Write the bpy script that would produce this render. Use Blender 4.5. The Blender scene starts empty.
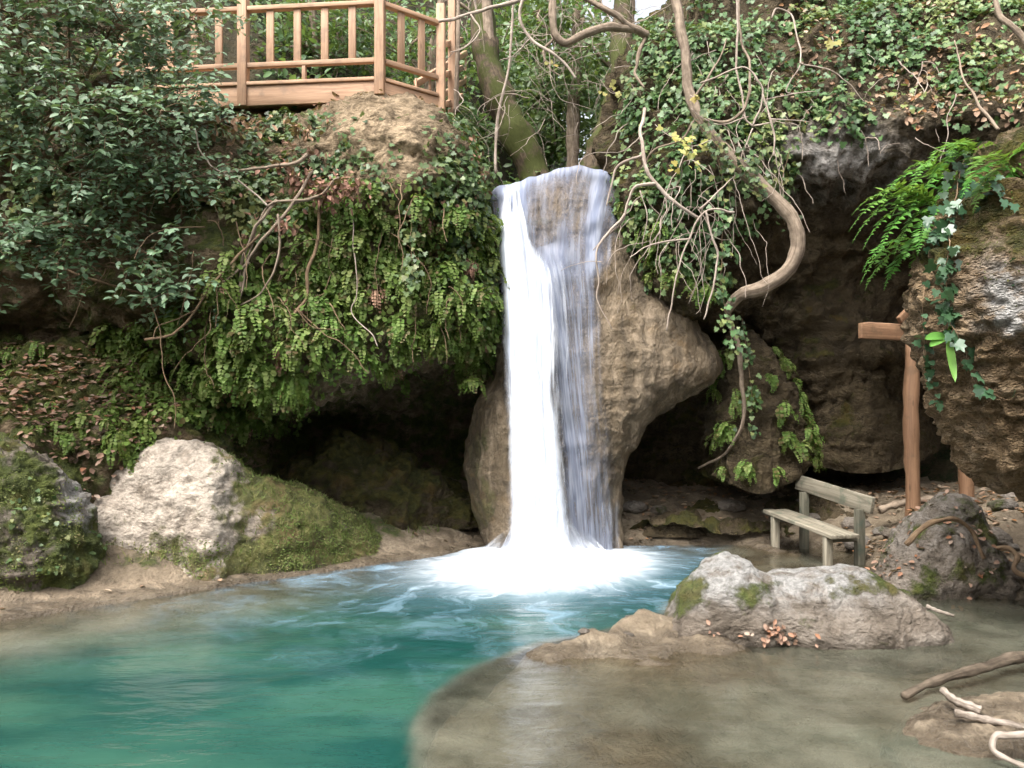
import bpy, math, random
import numpy as np
from mathutils import Vector, Matrix
from mathutils.bvhtree import BVHTree

R = random.Random(7)
NR = np.random.default_rng(7)
sc = bpy.context.scene
COL = sc.collection

# ------------------------------------------------------------------ camera, light
F = 28.0 / 36.0 * 1024.0
EYE = 1.7
HOR = 415.0
cam_d = bpy.data.cameras.new("camera")
cam = bpy.data.objects.new("camera", cam_d)
COL.objects.link(cam)
cam.location = (0, 0, EYE)
cam.rotation_euler = (math.radians(90), 0, 0)
cam_d.lens = 28.0
cam_d.sensor_width = 36.0
cam_d.shift_y = (HOR - 384.0) / 1024.0
cam_d.clip_start = 0.05
cam_d.clip_end = 500.0
sc.camera = cam

SUN_AZ = math.radians(215.0)      # clockwise from +Y
SUN_EL = math.radians(58.0)
world = bpy.data.worlds.new("World")
sc.world = world
world.use_nodes = True
wn = world.node_tree.nodes
wl_ = world.node_tree.links
bgn = wn["Background"]
sky = wn.new("ShaderNodeTexSky")
sky.sky_type = 'NISHITA'
sky.sun_disc = False
sky.sun_elevation = SUN_EL
sky.sun_rotation = SUN_AZ
sky.air_density = 1.0
sky.dust_density = 6.0
sky.ozone_density = 0.6
cloud = wn.new("ShaderNodeHueSaturation")
cloud.inputs["Saturation"].default_value = 0.28
wl_.new(sky.outputs[0], cloud.inputs["Color"])
wl_.new(cloud.outputs[0], bgn.inputs[0])
bgn.inputs[1].default_value = 0.15

sun_d = bpy.data.lights.new("sun", 'SUN')
sun = bpy.data.objects.new("sun", sun_d)
COL.objects.link(sun)
sun_d.energy = 1.4
sun_d.angle = math.radians(28)
sun_d.color = (1.0, 0.96, 0.9)
sdir = Vector((math.sin(SUN_AZ) * math.cos(SUN_EL), math.cos(SUN_AZ) * math.cos(SUN_EL), math.sin(SUN_EL)))
sun.rotation_euler = (-sdir).to_track_quat('-Z', 'Y').to_euler()
sun.location = (0, 0, 20)

sc.view_settings.view_transform = 'Standard'
sc.view_settings.look = 'None'
sc.view_settings.exposure = 1.6
sc.view_settings.gamma = 1.0
sc.view_settings.use_curve_mapping = False
sc.render.engine = 'CYCLES'
sc.cycles.max_bounces = 5
sc.cycles.diffuse_bounces = 2
sc.cycles.glossy_bounces = 3
sc.cycles.transmission_bounces = 3
sc.cycles.transparent_max_bounces = 9
sc.cycles.use_denoising = True
sc.cycles.use_adaptive_sampling = True
sc.cycles.adaptive_threshold = 0.03

# ------------------------------------------------------------------ maths helpers
def W(px, py, Y):
    return np.array([(px - 512.0) / F * Y, Y, EYE - (py - HOR) / F * Y])

def G(px, py, z=0.0):
    Y = (EYE - z) * F / (py - HOR)
    return np.array([(px - 512.0) / F * Y, Y, z])

def proj(P):
    P = np.asarray(P)
    Y = np.maximum(P[..., 1], 0.1)
    return 512.0 + P[..., 0] / Y * F, HOR - (P[..., 2] - EYE) / Y * F

def _hash(i, j, k, seed):
    with np.errstate(over='ignore'):
        n = (i.astype(np.int64) * 374761393 + j.astype(np.int64) * 668265263 + k.astype(np.int64) * 1274126177 + seed * 974711) & 0xffffffff
        n = ((n ^ (n >> 13)) * 1274126177) & 0xffffffff
        n = ((n ^ (n >> 15)) * 2246822519) & 0xffffffff
        n = n ^ (n >> 16)
    return (n & 0xffffff) / float(0xffffff)

def vnoise(P, seed=0):
    I = np.floor(P).astype(np.int64)
    f = P - I
    f = f * f * f * (f * (f * 6 - 15) + 10)
    i, j, k = I[:, 0], I[:, 1], I[:, 2]
    u, v, w = f[:, 0], f[:, 1], f[:, 2]
    r = 0
    for a in (0, 1):
        wa = u if a else 1 - u
        for b in (0, 1):
            wb = v if b else 1 - v
            for c in (0, 1):
                wc = w if c else 1 - w
                r = r + wa * wb * wc * _hash(i + a, j + b, k + c, seed)
    return r * 2 - 1

def fbm(P, scale=1.0, octs=4, seed=0, gain=0.5):
    P = np.asarray(P, float) * scale
    a, s, t = 1.0, 0.0, 0.0
    for o in range(octs):
        s = s + a * vnoise(P + o * 17.3, seed + o)
        t += a
        a *= gain
        P = P * 2.03
    return s / t

def ridged(P, scale=1.0, octs=4, seed=0):
    P = np.asarray(P, float) * scale
    a, s, t = 1.0, 0.0, 0.0
    for o in range(octs):
        s = s + a * (1 - 2 * np.abs(vnoise(P + o * 11.1, seed + o)))
        t += a
        a *= 0.5
        P = P * 2.1
    return s / t

def worley(P, scale=1.0, seed=0):
    P = np.asarray(P, float) * scale
    I = np.floor(P).astype(np.int64)
    d1 = np.full(len(P), 9.0)
    d2 = np.full(len(P), 9.0)
    for a in (-1, 0, 1):
        for b in (-1, 0, 1):
            for c in (-1, 0, 1):
                J = I + np.array([a, b, c])
                q = np.stack([_hash(J[:, 0], J[:, 1], J[:, 2], seed + s) for s in (1, 2, 3)], 1) + J
                d = np.sqrt(((q - P) ** 2).sum(1))
                d2 = np.where(d < d1, d1, np.minimum(d2, d))
                d1 = np.minimum(d1, d)
    return d1, d2

def catmull(C, n):
    """resample C along axis 0 to n samples, uniform Catmull-Rom"""
    C = np.asarray(C, float)
    m = len(C)
    t = np.linspace(0, m - 1, n)
    i = np.minimum(t.astype(int), m - 2)
    f = (t - i).reshape((-1,) + (1,) * (C.ndim - 1))
    ext = np.concatenate([[2 * C[0] - C[1]], C, [2 * C[-1] - C[-2]]], 0)
    p0, p1, p2, p3 = ext[i], ext[i + 1], ext[i + 2], ext[i + 3]
    return 0.5 * ((2 * p1) + (p2 - p0) * f + (2 * p0 - 5 * p1 + 4 * p2 - p3) * f ** 2 + (3 * p1 - p0 - 3 * p2 + p3) * f ** 3)

def smooth(a, b, x):
    t = np.clip((x - a) / (b - a), 0, 1)
    return t * t * (3 - 2 * t)

def unit(v):
    v = np.asarray(v, float)
    return v / np.maximum(np.linalg.norm(v, axis=-1, keepdims=True), 1e-9)

def poly_dist(P, L):
    """signed distance in plan from points P (n,2) to open polyline L; >0 on its left"""
    L = np.asarray(L, float)
    best = np.full(len(P), 1e9)
    sign = np.ones(len(P))
    for a, b in zip(L[:-1], L[1:]):
        d = b - a
        t = np.clip(((P - a) @ d) / (d @ d), 0, 1)
        q = a + t[:, None] * d
        e = P - q
        dd = np.hypot(e[:, 0], e[:, 1])
        s = np.sign(d[0] * (P[:, 1] - a[1]) - d[1] * (P[:, 0] - a[0]))
        upd = dd < best - 1e-9
        sign = np.where(upd, s, sign)
        best = np.minimum(best, dd)
    return best * sign

def inside(px, py, poly):
    poly = np.asarray(poly, float)
    r = np.zeros(px.shape, bool)
    n = len(poly)
    j = n - 1
    for i in range(n):
        xi, yi = poly[i]
        xj, yj = poly[j]
        c = ((yi > py) != (yj > py)) & (px < (xj - xi) * (py - yi) / (yj - yi + 1e-9) + xi)
        r ^= c
        j = i
    return r

# ------------------------------------------------------------------ mesh builder
class MB:
    def __init__(s):
        s.V, s.FL, s.FT, s.A, s.B = [], [], [], [], []
        s.n = 0
    def add(s, v, faces, rnd=None, bco=None):
        """faces: list of (k x m) int arrays (or one array)"""
        v = np.asarray(v, float).reshape(-1, 3)
        if isinstance(faces, np.ndarray):
            faces = [faces]
        for f in faces:
            f = np.asarray(f, int)
            if len(f) == 0:
                continue
            s.FL.append((f + s.n).ravel())
            s.FT.append(np.full(len(f), f.shape[1]))
        s.V.append(v)
        s.A.append(np.full(len(v), R.random()) if rnd is None else np.broadcast_to(np.asarray(rnd, float), (len(v),)))
        s.B.append(v if bco is None else np.asarray(bco, float))
        s.n += len(v)
    def box(s, c, ax, size):
        c = np.asarray(c, float)
        ax = np.asarray(ax, float)
        h = np.asarray(size, float) / 2
        k = np.array([[a, b, d] for a in (-1, 1) for b in (-1, 1) for d in (-1, 1)], float) * h
        v = c + k @ ax
        f = np.array([[0, 1, 3, 2], [4, 6, 7, 5], [0, 4, 5, 1], [2, 3, 7, 6], [0, 2, 6, 4], [1, 5, 7, 3]])
        i = int(np.argmax(h))
        o = [i] + [j for j in range(3) if j != i]
        s.add(v, f, bco=k[:, o] + np.array([R.uniform(-9, 9) for _ in range(3)]))
    def tube(s, pts, rad, n=8, cap=True, rnd=None):
        P = np.asarray(pts, float)
        m = len(P)
        r = np.broadcast_to(np.asarray(rad, float), (m,))
        T = unit(np.gradient(P, axis=0))
        ref = np.array([0.13, 0.21, 0.97]) if abs(T[0][2]) < 0.9 else np.array([0.97, 0.2, 0.1])
        U = [unit(np.cross(T[0], ref))]
        for i in range(1, m):
            u = U[-1] - T[i] * (U[-1] @ T[i])
            U.append(unit(u))
        U = np.array(U)
        Vv = np.cross(T, U)
        a = np.linspace(0, 2 * math.pi, n, endpoint=False)
        v = P[:, None] + r[:, None, None] * (np.cos(a)[None, :, None] * U[:, None] + np.sin(a)[None, :, None] * Vv[:, None])
        if n >= 7:
            Pn = np.repeat(P, n, 0).reshape(m, n, 3)
            k = 1 + 0.22 * fbm((v.reshape(-1, 3)) + 3.0, 9.0, 3, 33) + 0.14 * fbm(P.repeat(n, 0), 5.0, 2, 35)
            v = Pn + (v - Pn) * k.reshape(m, n, 1)
        v = v.reshape(-1, 3)
        i = np.arange(m - 1)[:, None] * n
        j = np.arange(n)[None]
        f = np.stack([i + j, i + (j + 1) % n, i + n + (j + 1) % n, i + n + j], -1).reshape(-1, 4)
        L = np.concatenate([[0], np.cumsum(np.linalg.norm(np.diff(P, axis=0), axis=1))])
        off = R.uniform(-9, 9)
        b = np.stack([np.repeat(L, n) + off, np.tile(np.cos(a), m) * np.repeat(r, n), np.tile(np.sin(a), m) * np.repeat(r, n)], 1)
        fs = [f]
        if cap:
            fs.append(np.array([list(range(n))[::-1]]))
            fs.append(np.array([[(m - 1) * n + q for q in range(n)]]))
        s.add(v, fs, rnd=rnd, bco=b)
    def build(s, name, mat, parent=None, smooth_=True, bevel=0.0, attrs=None):
        me = bpy.data.meshes.new(name)
        V = np.concatenate(s.V)
        if parent is not None:
            V = V - np.array(WL[parent.name])
        FL = np.concatenate(s.FL)
        FT = np.concatenate(s.FT)
        me.vertices.add(len(V))
        me.vertices.foreach_set("co", V.ravel().astype(np.float32))
        me.loops.add(len(FL))
        me.loops.foreach_set("vertex_index", FL.astype(np.int32))
        me.polygons.add(len(FT))
        st = np.concatenate([[0], np.cumsum(FT)[:-1]])
        me.polygons.foreach_set("loop_start", st.astype(np.int32))
        me.polygons.foreach_set("loop_total", FT.astype(np.int32))
        if smooth_:
            me.polygons.foreach_set("use_smooth", np.ones(len(FT), bool))
        me.update(calc_edges=True)
        at = me.attributes.new("rnd", 'FLOAT', 'POINT')
        at.data.foreach_set("value", np.concatenate(s.A).astype(np.float32))
        at = me.attributes.new("bco", 'FLOAT_VECTOR', 'POINT')
        at.data.foreach_set("vector", np.concatenate(s.B).ravel().astype(np.float32))
        for k, a in (attrs or {}).items():
            at = me.attributes.new(k, 'FLOAT', 'POINT')
            at.data.foreach_set("value", np.asarray(a).astype(np.float32))
        me.materials.append(mat)
        o = bpy.data.objects.new(name, me)
        COL.objects.link(o)
        if parent is not None:
            o.parent = parent
            WL[o.name] = WL[parent.name]
        else:
            WL[o.name] = (0, 0, 0)
        if bevel:
            m = o.modifiers.new("bevel", 'BEVEL')
            m.width = bevel
            m.segments = 2
            m.limit_method = 'ANGLE'
        return o

WL = {}

def thing(name, label, cat, loc, group=None):
    o = bpy.data.objects.new(name, None)
    o.empty_display_size = 0.1
    COL.objects.link(o)
    o.location = tuple(loc)
    o["label"] = label
    o["category"] = cat
    if group:
        o["group"] = group
    WL[o.name] = tuple(loc)
    return o

def tag(o, label, cat, group=None, kind=None):
    o["label"] = label
    o["category"] = cat
    if group:
        o["group"] = group
    if kind:
        o["kind"] = kind
    return o

def copy_tree(o, parent=None):
    c = o.copy()
    COL.objects.link(c)
    c.parent = parent
    WL[c.name] = WL[o.name]
    for ch in o.children:
        copy_tree(ch, c)
    return c

def grid_faces(nu, nv):
    i = np.arange(nu - 1)[:, None] * nv
    j = np.arange(nv - 1)[None]
    return np.stack([i + j, i + nv + j, i + nv + j + 1, i + j + 1], -1).reshape(-1, 4)

def grid_normals(P):
    du = np.gradient(P, axis=0)
    dv = np.gradient(P, axis=1)
    return unit(np.cross(du, dv))

# ------------------------------------------------------------------ materials
class NT:
    def __init__(s, name):
        s.m = bpy.data.materials.new(name)
        s.m.use_nodes = True
        s.t = s.m.node_tree
        s.t.nodes.clear()
        s.out = s.n("ShaderNodeOutputMaterial")
    def n(s, typ, **kw):
        x = s.t.nodes.new(typ)
        for k, v in kw.items():
            setattr(x, k, v)
        return x
    def link(s, a, b):
        s.t.links.new(a, b)
    def put(s, sock, v):
        if hasattr(v, "bl_idname") or isinstance(v, bpy.types.NodeSocket):
            s.t.links.new(v, sock)
        else:
            sock.default_value = v
    def coord(s):
        return s.n("ShaderNodeTexCoord").outputs["Object"]
    def attr(s, name, vec=False):
        a = s.n("ShaderNodeAttribute", attribute_name=name)
        return a.outputs["Vector"] if vec else a.outputs["Fac"]
    def mapping(s, v, scale=(1, 1, 1), loc=(0, 0, 0), rot=(0, 0, 0)):
        m = s.n("ShaderNodeMapping")
        s.put(m.inputs[0], v)
        m.inputs["Scale"].default_value = scale
        m.inputs["Location"].default_value = loc
        m.inputs["Rotation"].default_value = rot
        return m.outputs[0]
    def noise(s, v, scale, detail=4, rough=0.55, dist=0.0):
        x = s.n("ShaderNodeTexNoise")
        s.put(x.inputs["Vector"], v)
        x.inputs["Scale"].default_value = scale
        x.inputs["Detail"].default_value = detail
        x.inputs["Roughness"].default_value = rough
        x.inputs["Distortion"].default_value = dist
        return x.outputs[0]
    def voro(s, v, scale, feature='F1', rnd=1.0):
        x = s.n("ShaderNodeTexVoronoi", feature=feature)
        s.put(x.inputs["Vector"], v)
        x.inputs["Scale"].default_value = scale
        x.inputs["Randomness"].default_value = rnd
        return x.outputs[0]
    def math(s, op, a, b=0.0, c=0.0, clamp=False):
        x = s.n("ShaderNodeMath", operation=op, use_clamp=clamp)
        s.put(x.inputs[0], a)
        s.put(x.inputs[1], b)
        s.put(x.inputs[2], c)
        return x.outputs[0]
    def rng(s, v, a, b, c=0.0, d=1.0, smooth_=True):
        x = s.n("ShaderNodeMapRange", interpolation_type='SMOOTHSTEP' if smooth_ else 'LINEAR')
        s.put(x.inputs[0], v)
        x.inputs[1].default_value = a
        x.inputs[2].default_value = b
        x.inputs[3].default_value = c
        x.inputs[4].default_value = d
        return x.outputs[0]
    def mix(s, f, a, b):
        x = s.n("ShaderNodeMix", data_type='RGBA')
        s.put(x.inputs[0], f)
        for i, v in ((6, a), (7, b)):
            if isinstance(v, tuple):
                v = (*v, 1.0) if len(v) == 3 else v
            s.put(x.inputs[i], v)
        return x.outputs[2]
    def ramp(s, f, stops):
        x = s.n("ShaderNodeValToRGB")
        s.put(x.inputs[0], f)
        e = x.color_ramp.elements
        while len(e) < len(stops):
            e.new(0.5)
        for q, (p, c) in zip(e, stops):
            q.position = p
            q.color = (*c, 1.0)
        return x.outputs[0]
    def bump(s, h, strength=0.5, dist=0.05, normal=None):
        x = s.n("ShaderNodeBump")
        x.inputs["Strength"].default_value = strength
        x.inputs["Distance"].default_value = dist
        s.put(x.inputs["Height"], h)
        if normal is not None:
            s.link(normal, x.inputs["Normal"])
        return x.outputs[0]
    def bsdf(s, col, rough=0.7, spec=0.3, normal=None):
        x = s.n("ShaderNodeBsdfPrincipled")
        if isinstance(col, tuple):
            col = (*col, 1.0)
        s.put(x.inputs["Base Color"], col)
        s.put(x.inputs["Roughness"], rough)
        s.put(x.inputs["Specular IOR Level"], spec)
        if normal is not None:
            s.link(normal, x.inputs["Normal"])
        return x
    def done(s, shader):
        s.link(shader, s.out.inputs[0])
        return s.m

def rock_mat(name, dark, mid, light, moss=((0.035, 0.05, 0.012), (0.09, 0.11, 0.02)), bump=1.0, wet=0.0, crack=0.6, pale=(0.5, 0.47, 0.42), scale=1.0, pits=0.4, stretch=(1, 1, 1.5), waterline=False, stains=0.0):
    t = NT(name)
    c0 = t.coord()
    # warp the coordinates so that nothing repeats as cells
    wv = t.n("ShaderNodeTexNoise")
    t.put(wv.inputs["Vector"], c0)
    wv.inputs["Scale"].default_value = 2.3 * scale
    wv.inputs["Detail"].default_value = 1
    va = t.n("ShaderNodeVectorMath", operation='MULTIPLY_ADD')
    t.link(wv.outputs["Color"], va.inputs[0])
    va.inputs[1].default_value = (0.16 / scale,) * 3
    t.link(c0, va.inputs[2])
    c = t.mapping(va.outputs[0], stretch)
    n1 = t.noise(c, 1.0 * scale, 7, 0.62, 0.3)
    n2 = t.noise(c, 4.5 * scale, 9, 0.68)
    n3 = t.noise(c, 22.0 * scale, 8, 0.72)
    n4 = t.noise(c, 2.1 * scale, 8, 0.6)
    fis = t.math('ABSOLUTE', t.math('SUBTRACT', n4, 0.5))
    v2 = t.voro(c, 11.0 * scale, 'SMOOTH_F1')
    v3 = t.voro(c, 27.0 * scale, 'F1')
    f = t.math('ADD', t.math('MULTIPLY', n1, 0.5), t.math('MULTIPLY', n2, 0.5))
    col = t.ramp(f, [(0.36, dark), (0.5, mid), (0.63, light)])
    col = t.mix(t.rng(n3, 0.42, 0.7, 0, 0.6), col, tuple(x * 0.55 for x in mid))
    fm = t.math('MULTIPLY', t.rng(fis, 0.0, 0.025, crack, 0.0), t.rng(n1, 0.45, 0.6))
    col = t.mix(fm, col, tuple(x * 0.4 for x in dark))
    pa = t.attr("pale")
    pf = t.math('MULTIPLY', pa, t.rng(n2, 0.36, 0.56, 0.1, 1.0), clamp=True)
    col = t.mix(pf, col, t.mix(t.rng(n3, 0.38, 0.66), pale, tuple(x * 0.6 for x in pale)))
    mo = t.attr("moss")
    mf = t.rng(t.math('ADD', mo, t.math('MULTIPLY', t.math('SUBTRACT', t.noise(c0, 3.6, 9, 0.72), 0.5), 2.0)), 0.34, 0.66)
    mcol = t.mix(t.rng(t.noise(c0, 7.0, 8, 0.75), 0.38, 0.62), moss[0], moss[1])
    mcol = t.mix(t.rng(t.noise(c0, 2.2, 5, 0.65), 0.5, 0.68, 0, 0.6), mcol, (moss[1][0] * 1.5, moss[1][1] * 0.95, moss[1][2] * 1.6))
    col = t.mix(t.math('MULTIPLY', mf, 0.92), col, mcol)
    if stains:
        sv = t.mapping(va.outputs[0], (3.2, 3.2, 0.35))
        s1 = t.noise(sv, 1.6, 6, 0.6, 0.4)
        col = t.mix(t.rng(s1, 0.46, 0.62, 0, stains), col, tuple(x * 0.42 for x in mid))
        col = t.mix(t.rng(t.noise(sv, 2.7, 5, 0.6, 0.3), 0.54, 0.66, 0, stains * 0.7), col, tuple(min(1, x * 1.25) for x in light))
        col = t.mix(t.rng(t.noise(c0, 1.7, 6, 0.7), 0.54, 0.66, 0, 0.45), col, (0.16, 0.095, 0.035))
    wetf = None
    if waterline:
        sz = t.n("ShaderNodeSeparateXYZ")
        t.put(sz.inputs[0], c0)
        wetf = t.rng(t.math('ADD', sz.outputs[2], t.math('MULTIPLY', t.math('SUBTRACT', n2, 0.5), 0.25)), 0.03, 0.11, 1.0, 0.0)
        col = t.mix(t.math('MULTIPLY', wetf, 0.55), col, t.mix(0.5, col, (0.02, 0.016, 0.012)))
        col = t.mix(t.math('MULTIPLY', wetf, 0.35), col, (0.05, 0.04, 0.028))
    h = t.math('ADD', t.math('MULTIPLY', n2, 1.0), t.math('MULTIPLY', n3, 0.35))
    h = t.math('ADD', h, t.math('MULTIPLY', t.rng(fis, 0, 0.06), 0.3 * crack))
    h = t.math('ADD', h, t.math('MULTIPLY', v2, 0.6 * pits))
    h = t.math('ADD', h, t.math('MULTIPLY', v3, 0.4 * pits))
    h = t.math('ADD', h, t.math('MULTIPLY', t.math('MULTIPLY', t.noise(c0, 70.0, 4, 0.7), mf), 0.6))
    nb = t.bump(h, 0.9 * bump, 0.1)
    rough = t.rng(n2, 0.3, 0.7, 0.85 - 0.55 * wet, 0.95 - 0.45 * wet)
    if wetf is not None:
        rough = t.math('SUBTRACT', rough, t.math('MULTIPLY', wetf, 0.45))
    return t.done(t.bsdf(col, rough, 0.25 + 0.3 * wet, nb).outputs[0])

def leaf_mat(name, cols, rough=0.45, spec=0.4, trans=0.25, sheen=None):
    t = NT(name)
    r = t.attr("rnd")
    k = len(cols)
    col = t.ramp(r, [((i + 0.5) / k, c) for i, c in enumerate(cols)])
    oi = t.n("ShaderNodeObjectInfo").outputs["Random"]
    hsv = t.n("ShaderNodeHueSaturation")
    t.put(hsv.inputs["Color"], col)
    t.put(hsv.inputs["Hue"], t.rng(oi, 0, 1, 0.48, 0.515, False))
    t.put(hsv.inputs["Value"], t.rng(oi, 0, 1, 0.8, 1.2, False))
    col = hsv.outputs[0]
    b = t.bsdf(col, rough, spec)
    tr = t.n("ShaderNodeBsdfTranslucent")
    t.put(tr.inputs[0], t.mix(0.5, col, (0.22, 0.3, 0.03)))
    mx = t.n("ShaderNodeMixShader")
    mx.inputs[0].default_value = trans
    t.link(b.outputs[0], mx.inputs[1])
    t.link(tr.outputs[0], mx.inputs[2])
    return t.done(mx.outputs[0])

def bark_mat(name, a, b, moss=None, mossamt=0.0):
    t = NT(name)
    c = t.attr("bco", True)
    n1 = t.noise(t.mapping(c, (3, 30, 30)), 1.0, 6, 0.6, 0.5)
    n2 = t.noise(t.coord(), 14.0, 5, 0.6)
    col = t.mix(t.rng(t.math('ADD', t.math('MULTIPLY', n1, 0.6), t.math('MULTIPLY', n2, 0.4)), 0.35, 0.65), a, b)
    if moss:
        mf = t.rng(t.noise(t.coord(), 3.0, 6, 0.65), 0.62 - mossamt * 0.4, 0.74 - mossamt * 0.4)
        col = t.mix(mf, col, t.mix(t.noise(t.coord(), 25.0, 3), moss, tuple(x * 1.8 for x in moss)))
    nb = t.bump(t.math('ADD', n1, t.math('MULTIPLY', n2, 0.5)), 0.7, 0.02)
    return t.done(t.bsdf(col, 0.85, 0.2, nb).outputs[0])

def wood_mat(name, a, b, stain=None, stainamt=0.5):
    t = NT(name)
    c = t.attr("bco", True)
    g = t.noise(t.mapping(c, (1.2, 18, 18)), 1.0, 6, 0.6, 1.2)
    g2 = t.noise(t.mapping(c, (4, 90, 90)), 1.0, 3, 0.6)
    col = t.mix(t.rng(g, 0.3, 0.7), a, b)
    col = t.mix(t.rng(g2, 0.5, 0.75, 0, 0.4), col, tuple(x * 0.55 for x in a))
    kn = t.voro(t.mapping(c, (2.3, 9, 9)), 1.0)
    col = t.mix(t.rng(kn, 0.05, 0.14, 0.55, 0.0), col, tuple(x * 0.35 for x in a))
    rn = t.attr("rnd")
    hsv = t.n("ShaderNodeHueSaturation")
    t.put(hsv.inputs["Color"], col)
    t.put(hsv.inputs["Value"], t.rng(rn, 0, 1, 0.82, 1.12, False))
    col = hsv.outputs[0]
    if stain:
        col = t.mix(t.rng(t.noise(t.coord(), 5.0, 6, 0.65), 0.5, 0.68, 0, stainamt), col, stain)
    nb = t.bump(t.math('ADD', g, t.math('MULTIPLY', g2, 0.6)), 0.4, 0.006)
    return t.done(t.bsdf(col, 0.65, 0.3, nb).outputs[0])

M = {}
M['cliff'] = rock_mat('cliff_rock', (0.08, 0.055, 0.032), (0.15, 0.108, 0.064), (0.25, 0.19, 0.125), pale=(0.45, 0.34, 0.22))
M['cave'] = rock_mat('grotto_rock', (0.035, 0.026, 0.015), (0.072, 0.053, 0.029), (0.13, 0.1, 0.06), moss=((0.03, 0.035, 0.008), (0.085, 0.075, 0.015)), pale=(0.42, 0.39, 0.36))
M['tufa'] = rock_mat('tufa_rock', (0.085, 0.062, 0.036), (0.165, 0.122, 0.075), (0.27, 0.21, 0.145), moss=((0.06, 0.06, 0.02), (0.13, 0.115, 0.045)), bump=1.0, wet=0.45, crack=0.1, pits=0.45, stretch=(1.3, 1.3, 0.7), stains=0.75)
M['near'] = rock_mat('pitted_rock', (0.16, 0.105, 0.055), (0.31, 0.215, 0.12), (0.42, 0.32, 0.21), moss=((0.05, 0.06, 0.01), (0.13, 0.12, 0.02)), bump=1.3, pale=(0.52, 0.5, 0.47), scale=1.5, pits=1.3)
M['pale'] = rock_mat('pale_limestone', (0.12, 0.095, 0.07), (0.26, 0.215, 0.17), (0.38, 0.325, 0.27), bump=0.8, crack=0.3, pale=(0.5, 0.43, 0.355), moss=((0.055, 0.065, 0.018), (0.14, 0.14, 0.04)), waterline=True)
M['grey'] = rock_mat('grey_limestone', (0.09, 0.072, 0.053), (0.2, 0.165, 0.13), (0.32, 0.28, 0.235), bump=1.2, crack=0.4, pale=(0.38, 0.37, 0.35), moss=((0.05, 0.07, 0.012), (0.13, 0.16, 0.03)), waterline=True)
M['bed'] = rock_mat('bed_rock', (0.07, 0.053, 0.034), (0.19, 0.148, 0.1), (0.34, 0.28, 0.2), bump=0.9, wet=0.3, crack=0.12, moss=((0.035, 0.055, 0.01), (0.09, 0.12, 0.022)), pale=(0.34, 0.26, 0.18), waterline=True)
M['wetrock'] = rock_mat('wet_cobble', (0.03, 0.024, 0.018), (0.075, 0.06, 0.045), (0.13, 0.105, 0.08), bump=0.6, wet=1.0)
M['hill'] = rock_mat('forest_floor', (0.03, 0.026, 0.015), (0.06, 0.048, 0.026), (0.09, 0.07, 0.04), moss=((0.012, 0.025, 0.008), (0.03, 0.05, 0.014)))
M['ivy'] = leaf_mat('ivy_leaf', [(0.03, 0.058, 0.018), (0.05, 0.1, 0.03), (0.08, 0.145, 0.048), (0.14, 0.2, 0.085), (0.17, 0.19, 0.06)], 0.45, 0.42, 0.18)
M['ivydark'] = leaf_mat('near_ivy_leaf', [(0.02, 0.055, 0.025), (0.04, 0.095, 0.045), (0.07, 0.14, 0.075)], 0.35, 0.5, 0.12)
M['bush'] = leaf_mat('evergreen_leaf', [(0.07, 0.11, 0.045), (0.11, 0.19, 0.095), (0.16, 0.265, 0.155), (0.26, 0.36, 0.24)], 0.48, 0.45, 0.2)
M['fern'] = leaf_mat('maidenhair_leaf', [(0.15, 0.115, 0.05), (0.07, 0.115, 0.025), (0.105, 0.17, 0.033), (0.145, 0.22, 0.05), (0.23, 0.28, 0.09)], 0.55, 0.25, 0.35)
M['polypody'] = leaf_mat('polypody_leaf', [(0.06, 0.17, 0.025), (0.1, 0.26, 0.04), (0.16, 0.33, 0.06)], 0.5, 0.3, 0.35)
M['tongue'] = leaf_mat('tongue_leaf', [(0.14, 0.3, 0.06), (0.2, 0.38, 0.09)], 0.4, 0.4, 0.3)
M['yellow'] = leaf_mat('yellow_leaf', [(0.36, 0.35, 0.1), (0.46, 0.44, 0.17), (0.38, 0.3, 0.09)], 0.5, 0.3, 0.4)
M['litter'] = leaf_mat('dry_leaf', [(0.07, 0.05, 0.03), (0.15, 0.1, 0.06), (0.24, 0.155, 0.1), (0.34, 0.245, 0.165), (0.3, 0.15, 0.06), (0.42, 0.33, 0.24)], 0.7, 0.25, 0.1)
M['dry'] = leaf_mat('withered_leaf', [(0.16, 0.09, 0.06), (0.26, 0.15, 0.105), (0.34, 0.2, 0.14)], 0.75, 0.15, 0.15)
M['forest'] = leaf_mat('forest_leaf', [(0.05, 0.1, 0.035), (0.085, 0.165, 0.055), (0.13, 0.22, 0.08), (0.2, 0.28, 0.14)], 0.42, 0.5, 0.35)
M['grass'] = leaf_mat('grass_blade', [(0.07, 0.085, 0.022), (0.105, 0.14, 0.036), (0.15, 0.165, 0.055), (0.2, 0.17, 0.085)], 0.6, 0.2, 0.3)
M['bark'] = bark_mat('grey_brown_bark', (0.12, 0.09, 0.065), (0.3, 0.235, 0.175))
M['vine'] = bark_mat('pale_vine_bark', (0.2, 0.155, 0.125), (0.42, 0.35, 0.29))
M['root'] = bark_mat('brown_vine_bark', (0.1, 0.065, 0.04), (0.24, 0.165, 0.1))
M['wetroot'] = bark_mat('wet_bark', (0.045, 0.034, 0.024), (0.14, 0.11, 0.08))
M['mossbark'] = bark_mat('mossy_bark', (0.04, 0.03, 0.02), (0.12, 0.088, 0.058), (0.035, 0.04, 0.01), 0.5)
M['drift'] = bark_mat('driftwood', (0.1, 0.08, 0.06), (0.33, 0.28, 0.235))
M['deck'] = wood_mat('orange_pine', (0.34, 0.2, 0.12), (0.5, 0.32, 0.205), (0.2, 0.14, 0.1), 0.5)
M['plat'] = wood_mat('brown_pine', (0.13, 0.07, 0.038), (0.22, 0.125, 0.07), (0.09, 0.055, 0.03), 0.7)
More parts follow.
